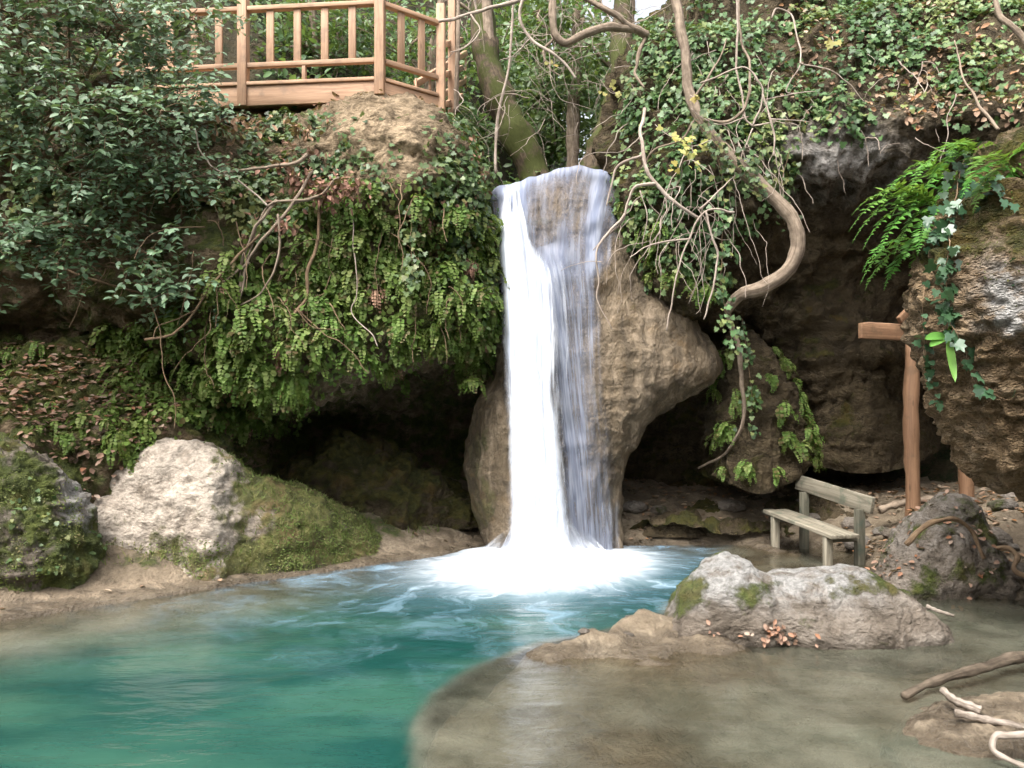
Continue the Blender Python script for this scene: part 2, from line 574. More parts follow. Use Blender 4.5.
M['bench'] = wood_mat('weathered_wood', (0.13, 0.115, 0.085), (0.29, 0.26, 0.2), (0.07, 0.085, 0.06), 0.7)
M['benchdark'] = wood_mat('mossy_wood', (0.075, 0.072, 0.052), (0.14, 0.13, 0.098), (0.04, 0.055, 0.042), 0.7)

# ------------------------------------------------------------------ rock builders
ROCKS = {}

def loft(ctrl, nu, nv):
    C = np.array([[W(*p) if len(p) == 3 else np.array(p[1:]) for p in st] for st in ctrl])
    A = catmull(C, nu)
    B = catmull(np.swapaxes(A, 0, 1), nv)
    return np.swapaxes(B, 0, 1)          # (nu, nv, 3)

def displace(P, amp, seed, strat=0.0, block=0.0):
    """rough up a (nu,nv,3) sheet along its outward normal (towards the camera side)"""
    N = grid_normals(P)
    if np.mean(N[..., 1]) > 0:
        N = -N
    X = P.reshape(-1, 3)
    d = 0.32 * fbm(X, 0.9, 4, seed) + 0.16 * ridged(X, 2.2, 4, seed + 5) + 0.05 * fbm(X, 9.0, 3, seed + 9)
    if strat:
        d = d + strat * ridged(X * np.array([0.35, 0.35, 2.2]), 1.3, 3, seed + 13)
    if block:
        Xw = X + 0.3 * np.stack([fbm(X + k * 5.1, 1.6, 3, seed + k) for k in range(3)], 1)
        d1, d2 = worley(Xw * np.array([1, 1, 1.5]), 2.0, seed)
        d = d + block * (0.5 - d1)
    Q = X + N.reshape(-1, 3) * (d * amp)[:, None]
    return Q.reshape(P.shape)

def sheet(name, P, mat, key, moss, pale, parent=None):
    nu, nv = P.shape[:2]
    N = grid_normals(P)
    flip = np.mean(N[..., 1]) - np.mean(N[..., 2]) > 0
    f = grid_faces(nu, nv)
    if flip:
        N = -N
        f = f[:, ::-1]
    V = P.reshape(-1, 3)
    Nn = N.reshape(-1, 3)
    px, py = proj(V)
    mo = moss(V, Nn, px, py) if moss else np.zeros(len(V))
    pa = pale(V, Nn, px, py) if pale else np.zeros(len(V))
    b = MB()
    b.add(V, f, rnd=0.5)
    o = b.build(name, mat, parent, attrs={"moss": mo, "pale": pa})
    ROCKS[key] = (V, f, Nn)
    return o

# ------------------------------------------------------------------ the ground, stream bed, hills
LSHORE = np.array([G(-700, 800), G(-420, 700), G(-200, 655), G(-60, 632), G(0, 622), G(100, 606), G(200, 591), G(260, 581), G(330, 571), G(400, 562), G(470, 551), G(505, 541), G(560, 540), G(620, 546), G(700, 545), G(790, 545), G(850, 552), G(880, 575), G(905, 594), G(960, 597), G(1024, 600), G(1150, 608), G(1400, 640), G(1900, 760)])[:, :2]
SHELF = np.array([G(735, 540), G(705, 570), G(690, 590), G(668, 612), G(640, 626), G(600, 634), G(540, 646), G(480, 668), G(440, 697), G(422, 730), G(424, 768), G(440, 860), G(470, 1100)])[:, :2]

def bed_z(X):
    XY = X[:, :2]
    dl = poly_dist(XY, LSHORE)            # >0: land
    ds = poly_dist(XY, SHELF)             # >0: left of the line when walking towards the camera -> shelf side
    P3 = np.stack([X[:, 0], X[:, 1], np.zeros(len(X))], 1)
    n = fbm(P3, 1.5, 5, 3)
    n2 = ridged(P3, 3.2, 4, 8)
    shelf = -0.13 + 0.17 * n + 0.05 * n2 + 0.16 * fbm(P3, 0.7, 3, 6) - 0.06 * smooth(0.6, 2.0, ds)
    lip = np.exp(-((ds - 0.28) / 0.26) ** 2) * (0.07 + 0.08 * n + 0.08 * n2) * smooth(4.8, 5.9, X[:, 1]) * (1 - smooth(6.9, 7.6, X[:, 1]))
    shelf = shelf + 0.1 * np.exp(-((X[:, 0] - 2.05) / 1.15) ** 2 - ((X[:, 1] - 6.05) / 0.5) ** 2)
    deep = -1.4 + 0.2 * n
    z = deep + (shelf + lip - deep) * smooth(-0.28, 0.05, ds)
    near = -0.02 + np.minimum(dl, 0) * 0.4
    z = np.where(dl < 0, np.maximum(z, np.maximum(near, deep)), z)
    left = X[:, 0] < 0.2
    dd = np.maximum(dl, 0)
    landL = 0.035 + 0.05 * smooth(0, 0.35, dd) + 0.56 * np.maximum(dd - 0.28, 0)
    landL = np.where(landL > 0.8, 0.8 + (landL - 0.8) * 0.35, landL)
    landR = 0.03 + 0.34 * dd + 0.1 * smooth(0, 0.3, dd)
    landR = np.where(landR > 0.6, 0.6 + (landR - 0.6) * 0.3, landR)
    w = smooth(-0.8, 0.8, X[:, 0])
    land = landL * (1 - w) + landR * w
    land = land + (0.09 * n + 0.05 * n2) * smooth(0.1, 0.7, dd)
    return np.where(dl >= 0, land, z), dl, ds

def build_bed():
    x = np.linspace(-10, 10, 460)
    y = np.linspace(1.0, 14.0, 330)
    gx, gy = np.meshgrid(x, y, indexing='ij')
    X = np.stack([gx, gy, np.zeros_like(gx)], -1).reshape(-1, 3)
    z, dl, ds = bed_z(X)
    X[:, 2] = z
    P = X.reshape(len(x), len(y), 3)
    px, py = proj(X)
    nn = fbm(X, 2.0, 4, 21)
    # the mound on the left bank is green with moss and short grass
    mo = smooth(0.2, 0.6, dl) * (X[:, 0] < -0.9) * 0.62 + 0.12 * (ds > 0.3) * (dl < 0)
    mo = mo * (0.6 + nn)
    pa = 0.45 * np.exp(-((dl - 0.2) / 0.22) ** 2) * (X[:, 0] < 0.3)
    b = MB()
    b.add(X, grid_faces(len(x), len(y)), rnd=0.5)
    o = b.build("stream_bed", M['bed'], attrs={"moss": mo, "pale": pa})
    o["kind"] = "structure"
    tag(o, "brown stream bed and sandy banks around the pool", "stream bed", kind="structure")
    N = grid_normals(P).reshape(-1, 3)
    ROCKS['bed'] = (X, grid_faces(len(x), len(y)), N)

build_bed()

def bedheight(x, y):
    return float(bed_z(np.array([[x, y, 0.0]]))[0][0])

def build_hills():
    # upper wooded valley behind the falls
    x = np.linspace(-30, 30, 150)
    y = np.linspace(11.2, 60, 120)
    gx, gy = np.meshgrid(x, y, indexing='ij')
    c = 0.9 + 0.13 * (gy - 11)
    side = np.abs(gx - c)
    z = 4.35 + 0.06 * (gy - 11) + np.maximum(side - 1.3, 0) * 0.75 * smooth(11, 14, gy) + np.maximum(gy - 14, 0) * 0.12
    z = z + np.where(gx < c, 1.0, 0.6) * np.clip(gy - 13.0, 0, 9) * 0.75 * smooth(1.2, 3.0, side) + np.clip(gy - 22, 0, 30) * 0.3 * smooth(1.5, 8, side)
    P3 = np.stack([gx, gy, gx * 0], -1).reshape(-1, 3)
    z = z + (0.5 * fbm(P3, 0.35, 5, 4)).reshape(gx.shape) * smooth(0.5, 2, side)
    z = np.minimum(z, 26)
    P = np.stack([gx, gy, z], -1)
    V = P.reshape(-1, 3)
    b = MB()
    f = grid_faces(150, 120)
    b.add(V, f, rnd=.5)
    o = b.build("hill", M['hill'], attrs={"moss": np.full(len(V), 0.4), "pale": np.zeros(len(V))})
    tag(o, "shady wooded slope rising behind the falls", "hillside", kind="structure")
    ROCKS['hill'] = (V, f, grid_normals(P).reshape(-1, 3))
    # rest of the gorge: unseen bowl round the viewer, added to block low sky
    a = np.linspace(math.radians(128), math.radians(412), 160)
    r = np.array([3.0, 6.5, 8.5, 10.5, 13, 17, 22, 30, 45, 90])
    zz = np.array([-1.6, -1.4, 0.3, 2.0, 4.5, 7.5, 9.5, 11, 12, 12])
    ga, gr = np.meshgrid(a, r, indexing='ij')
    gz = np.broadcast_to(zz, ga.shape).copy()
    X = np.stack([gr * np.cos(ga), 5 + gr * np.sin(ga), gz], -1)
    X[..., 2] += (fbm(X.reshape(-1, 3), 0.3, 4, 31) * 0.9).reshape(ga.shape) * smooth(7, 11, gr)
    V = X.reshape(-1, 3)
    b = MB()
    b.add(V, grid_faces(160, 10), rnd=.5)
    o = b.build("terrain", M['hill'], attrs={"moss": np.full(len(V), 0.45), "pale": np.zeros(len(V))})
    tag(o, "unseen dark gorge slopes enclosing the pool, added to block low sky", "ground", kind="structure")

build_hills()

# ------------------------------------------------------------------ left cliff
LC = [
 [(-330,600,5.0),(-330,470,6.0),(-330,360,7.8),(-330,300,7.4),(-330,180,7.2),(-330,40,7.4),(-330,-120,7.2),(-330,-60,12.5)],
 [(-40,560,7.4),(-40,440,7.7),(-40,340,9.5),(-40,285,9.1),(-40,200,8.9),(-40,80,8.8),(-40,-60,9.2),(-40,0,12.5)],
 [(100,520,8.3),(100,440,8.4),(100,340,9.9),(100,285,9.4),(100,220,9.1),(100,150,9.1),(100,80,9.5),(100,85,12.5)],
 [(200,520,8.8),(200,440,9.0),(200,385,9.5),(200,340,8.8),(200,250,8.5),(200,175,8.8),(200,128,9.7),(200,128,12.5)],
 [(280,535,9.3),(280,480,10.4),(280,410,10.6),(280,375,8.8),(280,270,8.7),(280,182,9.0),(280,136,9.75),(280,128,12.5)],
 [(370,540,9.8),(370,500,11.2),(370,400,11.6),(370,362,9.05),(370,260,8.95),(370,170,9.1),(382,114,9.6),(370,118,12.5)],
 [(440,530,10.4),(440,500,11.8),(440,390,12.0),(440,348,9.3),(440,250,9.15),(440,175,9.25),(435,131,9.8),(440,132,12.5)],
 [(492,525,10.9),(492,490,12.0),(492,390,12.2),(478,335,9.6),(474,250,9.5),(464,190,9.65),(450,140,10.1),(466,142,12.5)],
 [(540,525,11.4),(545,490,12.2),(545,390,12.3),(518,330,10.8),(512,250,10.7),(494,215,10.7),(474,176,11.2),(490,176,12.8)],
]
P = displace(loft(LC, 300, 260), 1.0, 41, strat=0.05, block=0.12)
sheet("cliff", P, M['cliff'], 'left',
      lambda V, N, px, py: 0.55 * smooth(-0.1, 0.8, N[:, 2]) + 0.42 * (py > 175) * (py < 520) + 0.25 * fbm(V, 1.4, 3, 3) - 0.8 * np.exp(-(((px - 385) / 60) ** 2 + ((py - 136) / 48) ** 2)),
      lambda V, N, px, py: 1.3 * np.exp(-(((px - 385) / 52) ** 2 + ((py - 136) / 38) ** 2)))
tag(bpy.data.objects["cliff"], "fern hung brown cliff with a dark hollow, left of the waterfall", "cliff", kind="structure")

# ------------------------------------------------------------------ right cliff with its grotto
RC = [
 [(585,545,11.2),(590,520,12.6),(590,420,13),(590,330,12.6),(600,270,11.5),(606,215,11.0),(610,150,11.2),(622,60,12),(640,62,14.5)],
 [(625,540,10.6),(630,510,12.2),(630,430,12.6),(640,330,11.9),(645,292,10.4),(634,215,10.05),(628,130,10.3),(648,45,11),(658,44,14)],
 [(700,545,10.3),(700,500,12.0),(700,420,12.4),(700,350,11.7),(705,308,10.1),(702,215,9.6),(700,110,9.8),(705,15,10.8),(712,-40,13)],
 [(760,540,10.5),(760,490,11.9),(760,430,12.0),(760,350,11.4),(760,280,10.6),(760,195,9.65),(765,120,9.6),(765,35,10.4),(770,-110,13)],
 [(830,535,10.5),(830,470,12.4),(830,452,12.2),(830,390,11.0),(830,270,10.9),(825,192,10.1),(830,135,9.4),(830,60,10.1),(830,-110,13)],
 [(900,525,10.2),(900,482,12.6),(900,440,12.8),(900,380,11.6),(900,270,10.9),(900,185,9.9),(900,125,9.2),(900,50,10.),(900,-110,12.6)],
 [(980,515,9.6),(980,485,11.8),(980,430,12.0),(980,350,11.3),(980,240,10.2),(980,165,9.3),(980,108,8.8),(980,40,9.7),(980,-110,12.3)],
 [(1080,525,8.8),(1080,470,10.2),(1080,420,10.6),(1080,340,10.2),(1080,230,9.2),(1080,150,8.6),(1080,90,8.3),(1080,20,9.3),(1080,-110,12)],
 [(1400,560,7.6),(1400,470,8.4),(1400,420,8.6),(1400,340,8.4),(1400,230,7.8),(1400,150,7.5),(1400,60,7.5),(1400,-20,8.6),(1400,-160,11)],
]
P = displace(loft(RC, 360, 320), 1.15, 77, strat=0.06, block=0.1)
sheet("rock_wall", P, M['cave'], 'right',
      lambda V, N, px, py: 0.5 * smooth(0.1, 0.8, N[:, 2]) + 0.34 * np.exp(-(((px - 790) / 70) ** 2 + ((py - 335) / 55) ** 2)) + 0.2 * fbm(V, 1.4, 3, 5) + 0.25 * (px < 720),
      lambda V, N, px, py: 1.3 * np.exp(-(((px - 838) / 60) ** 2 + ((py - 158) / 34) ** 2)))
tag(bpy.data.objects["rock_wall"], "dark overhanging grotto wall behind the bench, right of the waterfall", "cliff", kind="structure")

# ------------------------------------------------------------------ ring-stacked rocks
def ring_rock(name, levels, mat, key, amp, seed, nu=220, nv=200, expo=2.4, moss=None, pale=None, block=0.0, drape=None):
    """levels: list of (z, xl, xr, yfront, depth)"""
    L = catmull(np.array(levels, float), nv)
    a = np.linspace(-math.pi, math.pi, nu)
    ca, sa = np.cos(a), np.sin(a)
    se = lambda v: np.sign(v) * np.abs(v) ** (2.0 / expo)
    P = np.zeros((nu, nv, 3))
    mid = (L[:, 1] + L[:, 2]) / 2
    hw = np.maximum((L[:, 2] - L[:, 1]) / 2, 0.002)
    hd = np.maximum(L[:, 4] / 2, 0.002)
    P[..., 0] = mid + hw * se(sa)[:, None]
    P[..., 1] = L[:, 3] + hd - hd * se(ca)[:, None]
    P[..., 2] = L[:, 0]
    N = grid_normals(P)
    ctr = np.stack([mid, L[:, 3] + hd, L[:, 0]], -1)
    if np.sum(N * (P - ctr[None])) < 0:
        N = -N
    X = P.reshape(-1, 3)
    d = 0.3 * fbm(X, 1.1, 4, seed) + 0.12 * ridged(X, 2.6, 4, seed + 5) + 0.04 * fbm(X, 10.0, 3, seed + 9) + 0.07 * ridged(X, 5.0, 4, seed + 11)
    if block:
        Xw = X + 0.12 * np.stack([fbm(X + k * 5.1, 3.0, 3, seed + k) for k in range(3)], 1)
        d1, d2 = worley(Xw * np.array([1, 1, 1.6]), 5.5, seed)
        e1, e2 = worley(Xw, 13.0, seed + 4)
        d = d + block * (0.5 - d1) + 0.4 * block * (0.5 - e1)
    if drape is not None:
        d = d * 0.55 + drape * ridged(X * np.array([1.6, 1.6, 0.25]), 1.6, 3, seed + 3)
    P = (X + N.reshape(-1, 3) * (d * amp)[:, None]).reshape(P.shape)
    P[-1] = P[0]
    return sheet(name, P, mat, key, moss, pale)

def lv(py, l, r, Y, depth):
    z = EYE - (py - HOR) / F * Y
    Ym = Y + depth * 0.42
    return (z, (l - 512) / F * Ym, (r - 512) / F * Ym, Y, depth)

fall_levels = [lv(580, 488, 622, 9.75, 1.6), lv(548, 488, 622, 9.75, 1.6), lv(510, 476, 620, 9.75, 1.6), lv(470, 470, 622, 9.72, 1.6),
               lv(440, 472, 638, 9.68, 1.6), lv(418, 476, 654, 9.66, 1.6), lv(398, 482, 676, 9.66, 1.7), lv(380, 490, 704, 9.68, 1.8), lv(362, 495, 718, 9.7, 1.8), lv(340, 496, 708, 9.75, 1.8),
               lv(310, 496, 684, 9.8, 1.8), lv(280, 494, 658, 9.85, 1.9), lv(250, 492, 638, 9.9, 2.0), lv(220, 488, 626, 9.95, 2.1),
               lv(200, 484, 622, 10.02, 2.3), lv(190, 480, 621, 10.12, 2.4), lv(182, 492, 620, 10.25, 2.3), lv(176, 530, 616, 10.4, 1.9), lv(174, 552, 608, 10.7, 1.2)]
o = ring_rock("tufa_rock", fall_levels, M['tufa'], 'fall', 0.62, 15, 340, 360, 3.0,
          moss=lambda V, N, px, py: 0.75 * np.exp(-(((px - 478) / 14) ** 2 + ((py - 480) / 70) ** 2)) + 0.55 * fbm(V, 2, 3, 2) + 0.06,
          pale=None, drape=0.05)
tag(o, "large tan tufa rock bulging out beneath the waterfall", "rock")

near_levels = []
for py, l in [(640, 1130), (580, 1105), (545, 1075), (512, 1030), (478, 980), (440, 954), (400, 938), (360, 930), (320, 924), (280, 921), (240, 922), (200, 930), (160, 945), (125, 968), (100, 1000), (85, 1060), (80, 1100)]:
    near_levels.append(lv(py, l + 22, 1280, 5.2 + 0.0012 * abs(py - 300), 1.7))
o = ring_rock("pitted_boulder", near_levels, M['near'], 'near', 0.5, 25, 380, 380, 2.3, block=0.26,
          moss=lambda V, N, px, py: 0.62 * smooth(310, 230, py) + 0.3 * fbm(V, 2, 3, 2),
          pale=lambda V, N, px, py: 1.5 * np.exp(-(((px - 1012) / 34) ** 2 + ((py - 305) / 46) ** 2)) * smooth(-0.25, 0.15, fbm(V, 5, 3, 12)))
tag(o, "big pitted brown rock with ivy leaning in at the right edge", "rock")

def boulder(name, st, mat, key, seed, label, amp=0.5, moss=None, pale=None, nu=210, nv=170, block=0.16, cut=1.0):
    """st: stations (x, ztop, y0, y1, zbase) left to right; a ridge-shaped boulder"""
    S = catmull(np.array(st, float), nu)
    t = np.linspace(0, math.pi, nv)
    P = np.zeros((nu, nv, 3))
    P[..., 0] = S[:, 0][:, None]
    mid = (S[:, 2] + S[:, 3]) / 2
    hd = (S[:, 3] - S[:, 2]) / 2
    P[..., 1] = mid[:, None] - hd[:, None] * np.sign(np.cos(t)) * np.abs(np.cos(t)) ** 0.8
    P[..., 2] = S[:, 4][:, None] + (S[:, 1] - S[:, 4])[:, None] * np.sin(t) ** 0.75
    N = grid_normals(P)
    if np.mean(N[..., 2]) < 0:
        N = -N
    X = P.reshape(-1, 3)
    d = 0.18 * fbm(X, 2.2, 4, seed) + 0.09 * ridged(X * np.array([1, 1, 1.5]), 3.4, 5, seed + 5) + 0.05 * ridged(X, 9.0, 4, seed + 7) + 0.03 * fbm(X, 22.0, 3, seed + 9)
    if block:
        Xw = X + 0.2 * np.stack([fbm(X + k * 5.1, 2.6, 3, seed + k) for k in range(3)], 1)
        d1, d2 = worley(Xw * np.array([1, 1, 1.4]), 3.6, seed)
        d = d + block * (0.5 - d1)
    P = (X + N.reshape(-1, 3) * (d * amp)[:, None]).reshape(P.shape)
    o = sheet(name, P, mat, key, moss, pale)
    return tag(o, label, "rock")

def bst(px, top, Y, depth, zb=-0.2):
    return ((px - 512) / F * Y, EYE - (top - HOR) / F * Y, Y - depth / 2, Y + depth / 2, zb)

boulder("boulder", [bst(655, 636, 6.25, 0.3), bst(672, 612, 6.25, 0.7), bst(690, 584, 6.3, 0.9), bst(715, 561, 6.35, 1.0), bst(738, 560, 6.35, 1.0), bst(762, 578, 6.35, 1.0), bst(795, 575, 6.35, 1.1), bst(825, 570, 6.35, 1.1), bst(855, 570, 6.35, 1.1), bst(880, 582, 6.35, 1.0), bst(905, 596, 6.3, 0.9), bst(928, 616, 6.25, 0.7), bst(945, 640, 6.2, 0.3)],
        M['grey'], 'front', 61, "grey white boulder with moss patches in the stream before the bench", 0.3,
        moss=lambda V, N, px, py: 0.8 * np.exp(-(((px - 692) / 26) ** 2 + ((py - 585) / 26) ** 2)) + 0.7 * np.exp(-(((px - 880) / 30) ** 2 + ((py - 585) / 16) ** 2)) + 0.6 * np.exp(-(((px - 755) / 30) ** 2 + ((py - 592) / 18) ** 2)) + 0.45 * fbm(V, 4, 3, 4) + 0.1,
        pale=lambda V, N, px, py: 1.1 * smooth(625, 580, py) * smooth(925, 840, px))
boulder("pale_boulder", [bst(36, 572, 8.43, 0.4, -.25), bst(52, 545, 8.43, 0.8, -.25), bst(74, 508, 8.48, 1.0, -.25), bst(102, 474, 8.53, 1.1, -.25), bst(136, 450, 8.58, 1.2, -.25), bst(170, 439, 8.58, 1.2, -.25), bst(198, 443, 8.58, 1.2, -.25), bst(228, 460, 8.58, 1.25, -.25), bst(256, 478, 8.85, 1.35, -.25), bst(295, 488, 9.12, 1.5, -.25), bst(340, 508, 9.4, 1.3, -.25), bst(380, 540, 9.65, 0.8, -.25)],
        M['pale'], 'paleb', 71, "pale pinkish boulder on the left bank with a mossy flank", 0.36,
        moss=lambda V, N, px, py: 1.0 * smooth(185, 258, px - 0.2 * (py - 470)) + 0.7 * smooth(530, 556, py) + 0.7 * fbm(V, 3.5, 4, 4) - 0.12,
        pale=lambda V, N, px, py: 1.2 * smooth(270, 205, px) * (0.75 + 0.6 * smooth(-0.3, 0.3, fbm(V, 2.5, 4, 9))))
boulder("mossy_boulder", [bst(-170, 470, 7.5, 0.9, -.1), bst(-100, 446, 7.5, 1.1, -.1), bst(-45, 436, 7.5, 1.2, -.1), bst(-5, 442, 7.5, 1.2, -.1), bst(28, 456, 7.5, 1.1, -.1), bst(54, 476, 7.5, 1.0, .0), bst(74, 502, 7.5, 0.8, .1), bst(88, 545, 7.5, 0.5, .1), bst(94, 585, 7.5, 0.2, .1)],
        M['grey'], 'mossb', 81, "green mossy boulder with ivy at the left edge of the pool", 0.6,
        moss=lambda V, N, px, py: 0.6 + 0.5 * fbm(V, 3, 3, 4) - 0.8 * np.exp(-(((px - 72) / 16) ** 2 + ((py - 498) / 26) ** 2)),
        pale=lambda V, N, px, py: 0.8 * smooth(46, 74, px))
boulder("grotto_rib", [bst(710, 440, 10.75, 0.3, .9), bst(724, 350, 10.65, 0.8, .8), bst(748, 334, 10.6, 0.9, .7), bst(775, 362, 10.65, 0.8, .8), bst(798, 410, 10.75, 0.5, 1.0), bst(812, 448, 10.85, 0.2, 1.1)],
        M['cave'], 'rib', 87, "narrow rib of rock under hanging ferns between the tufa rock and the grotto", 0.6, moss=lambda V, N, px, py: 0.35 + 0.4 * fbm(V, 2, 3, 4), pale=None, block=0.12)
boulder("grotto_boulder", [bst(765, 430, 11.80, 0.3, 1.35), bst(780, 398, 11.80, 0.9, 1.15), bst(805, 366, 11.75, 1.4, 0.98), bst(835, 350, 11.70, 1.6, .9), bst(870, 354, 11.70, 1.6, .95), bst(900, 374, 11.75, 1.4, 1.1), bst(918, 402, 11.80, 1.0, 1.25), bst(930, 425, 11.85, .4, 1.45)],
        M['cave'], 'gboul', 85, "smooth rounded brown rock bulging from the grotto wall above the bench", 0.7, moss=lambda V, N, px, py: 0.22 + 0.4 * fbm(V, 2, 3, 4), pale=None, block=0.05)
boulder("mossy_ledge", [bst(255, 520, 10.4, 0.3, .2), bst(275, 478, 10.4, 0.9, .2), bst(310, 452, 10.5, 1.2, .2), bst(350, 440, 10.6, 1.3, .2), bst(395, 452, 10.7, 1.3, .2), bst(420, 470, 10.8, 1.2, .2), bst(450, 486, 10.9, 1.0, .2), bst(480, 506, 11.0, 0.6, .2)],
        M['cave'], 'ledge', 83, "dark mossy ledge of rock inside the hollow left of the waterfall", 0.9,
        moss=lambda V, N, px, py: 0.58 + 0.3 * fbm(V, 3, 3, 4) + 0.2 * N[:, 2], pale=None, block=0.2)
boulder("rooted_rock", [bst(868, 592, 7.75, 0.4, -.1), bst(890, 566, 7.75, 0.8, -.1), bst(910, 532, 7.8, 0.9, -.1), bst(930, 506, 7.85, 1.0, -.1), bst(950, 496, 7.9, 1.0, -.1), bst(968, 510, 7.9, 1.0, -.1), bst(985, 545, 7.85, 0.9, -.1), bst(1005, 580, 7.8, 0.4, -.1)],
        M['grey'], 'stump', 91, "conical root-bound brown rock on the bank beside the bench", 0.4,
        moss=lambda V, N, px, py: 0.35 + 0.4 * fbm(V, 4, 3, 4), pale=lambda V, N, px, py: 0.25 * smooth(580, 530, py))
boulder("sunken_rock", [bst(895, 752, 4.25, 0.3, -.3), bst(915, 732, 4.25, 0.6, -.3), bst(950, 722, 4.3, 0.9, -.3), bst(985, 716, 4.35, 1.0, -.3), bst(1030, 708, 4.4, 1.0, -.3), bst(1090, 712, 4.4, 0.5, -.3)],
        M['bed'], 'sunk', 95, "brown wet rock breaking the shallow water in the lower right corner", 0.35, moss=None, pale=None, block=0.05)
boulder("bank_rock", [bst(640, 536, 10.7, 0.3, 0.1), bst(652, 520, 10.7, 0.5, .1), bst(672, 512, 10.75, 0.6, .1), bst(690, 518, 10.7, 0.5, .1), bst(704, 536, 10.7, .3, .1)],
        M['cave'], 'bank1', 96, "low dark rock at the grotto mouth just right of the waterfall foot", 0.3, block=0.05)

# ------------------------------------------------------------------ water
def water_mat():
    t = NT('pool_water')
    c = t.coord()
    op = t.attr("murk")
    sep = t.n("ShaderNodeSeparateXYZ")
    t.put(sep.inputs[0], c)
    # polar coordinates about the foot of the falls: streaks run outwards
    dx = t.math('SUBTRACT', sep.outputs[0], 0.42)
    dy = t.math('SUBTRACT', sep.outputs[1], 9.5)
    r = t.math('SQRT', t.math('ADD', t.math('MULTIPLY', dx, dx), t.math('MULTIPLY', dy, dy)))
    th = t.math('ARCTAN2', dy, dx)
    wob = t.noise(c, 0.9, 3, 0.5)
    cmb = t.n("ShaderNodeCombineXYZ")
    t.put(cmb.inputs[0], t.math('ADD', t.math('MULTIPLY', th, 3.0), t.math('MULTIPLY', wob, 1.6)))
    t.put(cmb.inputs[1], t.math('MULTIPLY', r, 0.75))
    st1 = t.noise(cmb.outputs[0], 2.2, 7, 0.62, 0.5)
    cmb2 = t.n("ShaderNodeCombineXYZ")
    t.put(cmb2.inputs[0], t.math('ADD', t.math('MULTIPLY', th, 7.0), t.math('MULTIPLY', wob, 5.0)))
    t.put(cmb2.inputs[1], t.math('MULTIPLY', r, 1.3))
    st2 = t.noise(cmb2.outputs[0], 2.0, 6, 0.65, 0.8)
    st = t.math('ADD', t.math('MULTIPLY', st1, 0.6), t.math('MULTIPLY', st2, 0.4))
    core = t.attr("foam")
    thin = t.attr("thin")
    f = t.math('ADD', t.math('MULTIPLY', core, 1.25), t.math('MULTIPLY', t.math('SUBTRACT', st, 0.5), t.math('MULTIPLY', t.math('SQRT', core), 1.1)))
    foam = t.math('POWER', t.rng(f, 0.06, 1.0, smooth_=False), 1.35)
    thn = t.math('MULTIPLY', t.math('POWER', t.rng(st, 0.43, 0.72, smooth_=False), 1.5), t.math('MULTIPLY', thin, 1.15))
    foam = t.math('MAXIMUM', foam, thn)
    teal = t.mix(t.rng(t.noise(t.mapping(c, (0.7, 1.6, 1)), 0.9, 4, 0.5), 0.35, 0.65), (0.008, 0.047, 0.038), (0.028, 0.085, 0.06))
    teal = t.mix(t.attr('shallow'), teal, t.mix(t.rng(t.noise(c, 1.6, 5, 0.6), 0.35, 0.65), (0.075, 0.08, 0.058), (0.18, 0.18, 0.135)))
    teal = t.mix(t.math('MULTIPLY', thin, 0.6), teal, (0.005, 0.034, 0.042))
    dif = t.n("ShaderNodeBsdfDiffuse")
    t.put(dif.inputs[0], teal)
    tr = t.n("ShaderNodeBsdfTransparent")
    tr.inputs[0].default_value = (0.9, 0.88, 0.8, 1)
    m1 = t.n("ShaderNodeMixShader")
    t.put(m1.inputs[0], op)
    t.link(tr.outputs[0], m1.inputs[1])
    t.link(dif.outputs[0], m1.inputs[2])
    # ripples, long and soft
    w1 = t.noise(t.mapping(c, (1.0, 2.6, 1), rot=(0, 0, 0.15)), 2.2, 4, 0.5, 0.4)
    w2 = t.noise(t.mapping(c, (1.0, 1.8, 1)), 7.0, 2, 0.5, 0.3)
    h = t.math('ADD', w1, t.math('MULTIPLY', w2, 0.12))
    h = t.math('ADD', h, t.math('MULTIPLY', t.math('MULTIPLY', st, core), 1.2))
    nb = t.bump(h, 0.28, 0.06)
    gl = t.n("ShaderNodeBsdfGlossy")
    gl.inputs["Roughness"].default_value = 0.16
    t.link(nb, gl.inputs["Normal"])
    fr = t.n("ShaderNodeFresnel")
    fr.inputs[0].default_value = 1.33
    t.link(nb, fr.inputs["Normal"])
    m2 = t.n("ShaderNodeMixShader")
    t.link(fr.outputs[0], m2.inputs[0])
    t.link(m1.outputs[0], m2.inputs[1])
    t.link(gl.outputs[0], m2.inputs[2])
    wd = t.n("ShaderNodeBsdfDiffuse")
    t.put(wd.inputs[0], t.mix(t.rng(f, 0.25, 0.85), (0.2, 0.31, 0.4), (0.78, 0.84, 0.9)))
    m3 = t.n("ShaderNodeMixShader")
    t.put(m3.inputs[0], foam)
    t.link(m2.outputs[0], m3.inputs[1])
    t.link(wd.outputs[0], m3.inputs[2])
    return t.done(m3.outputs[0])

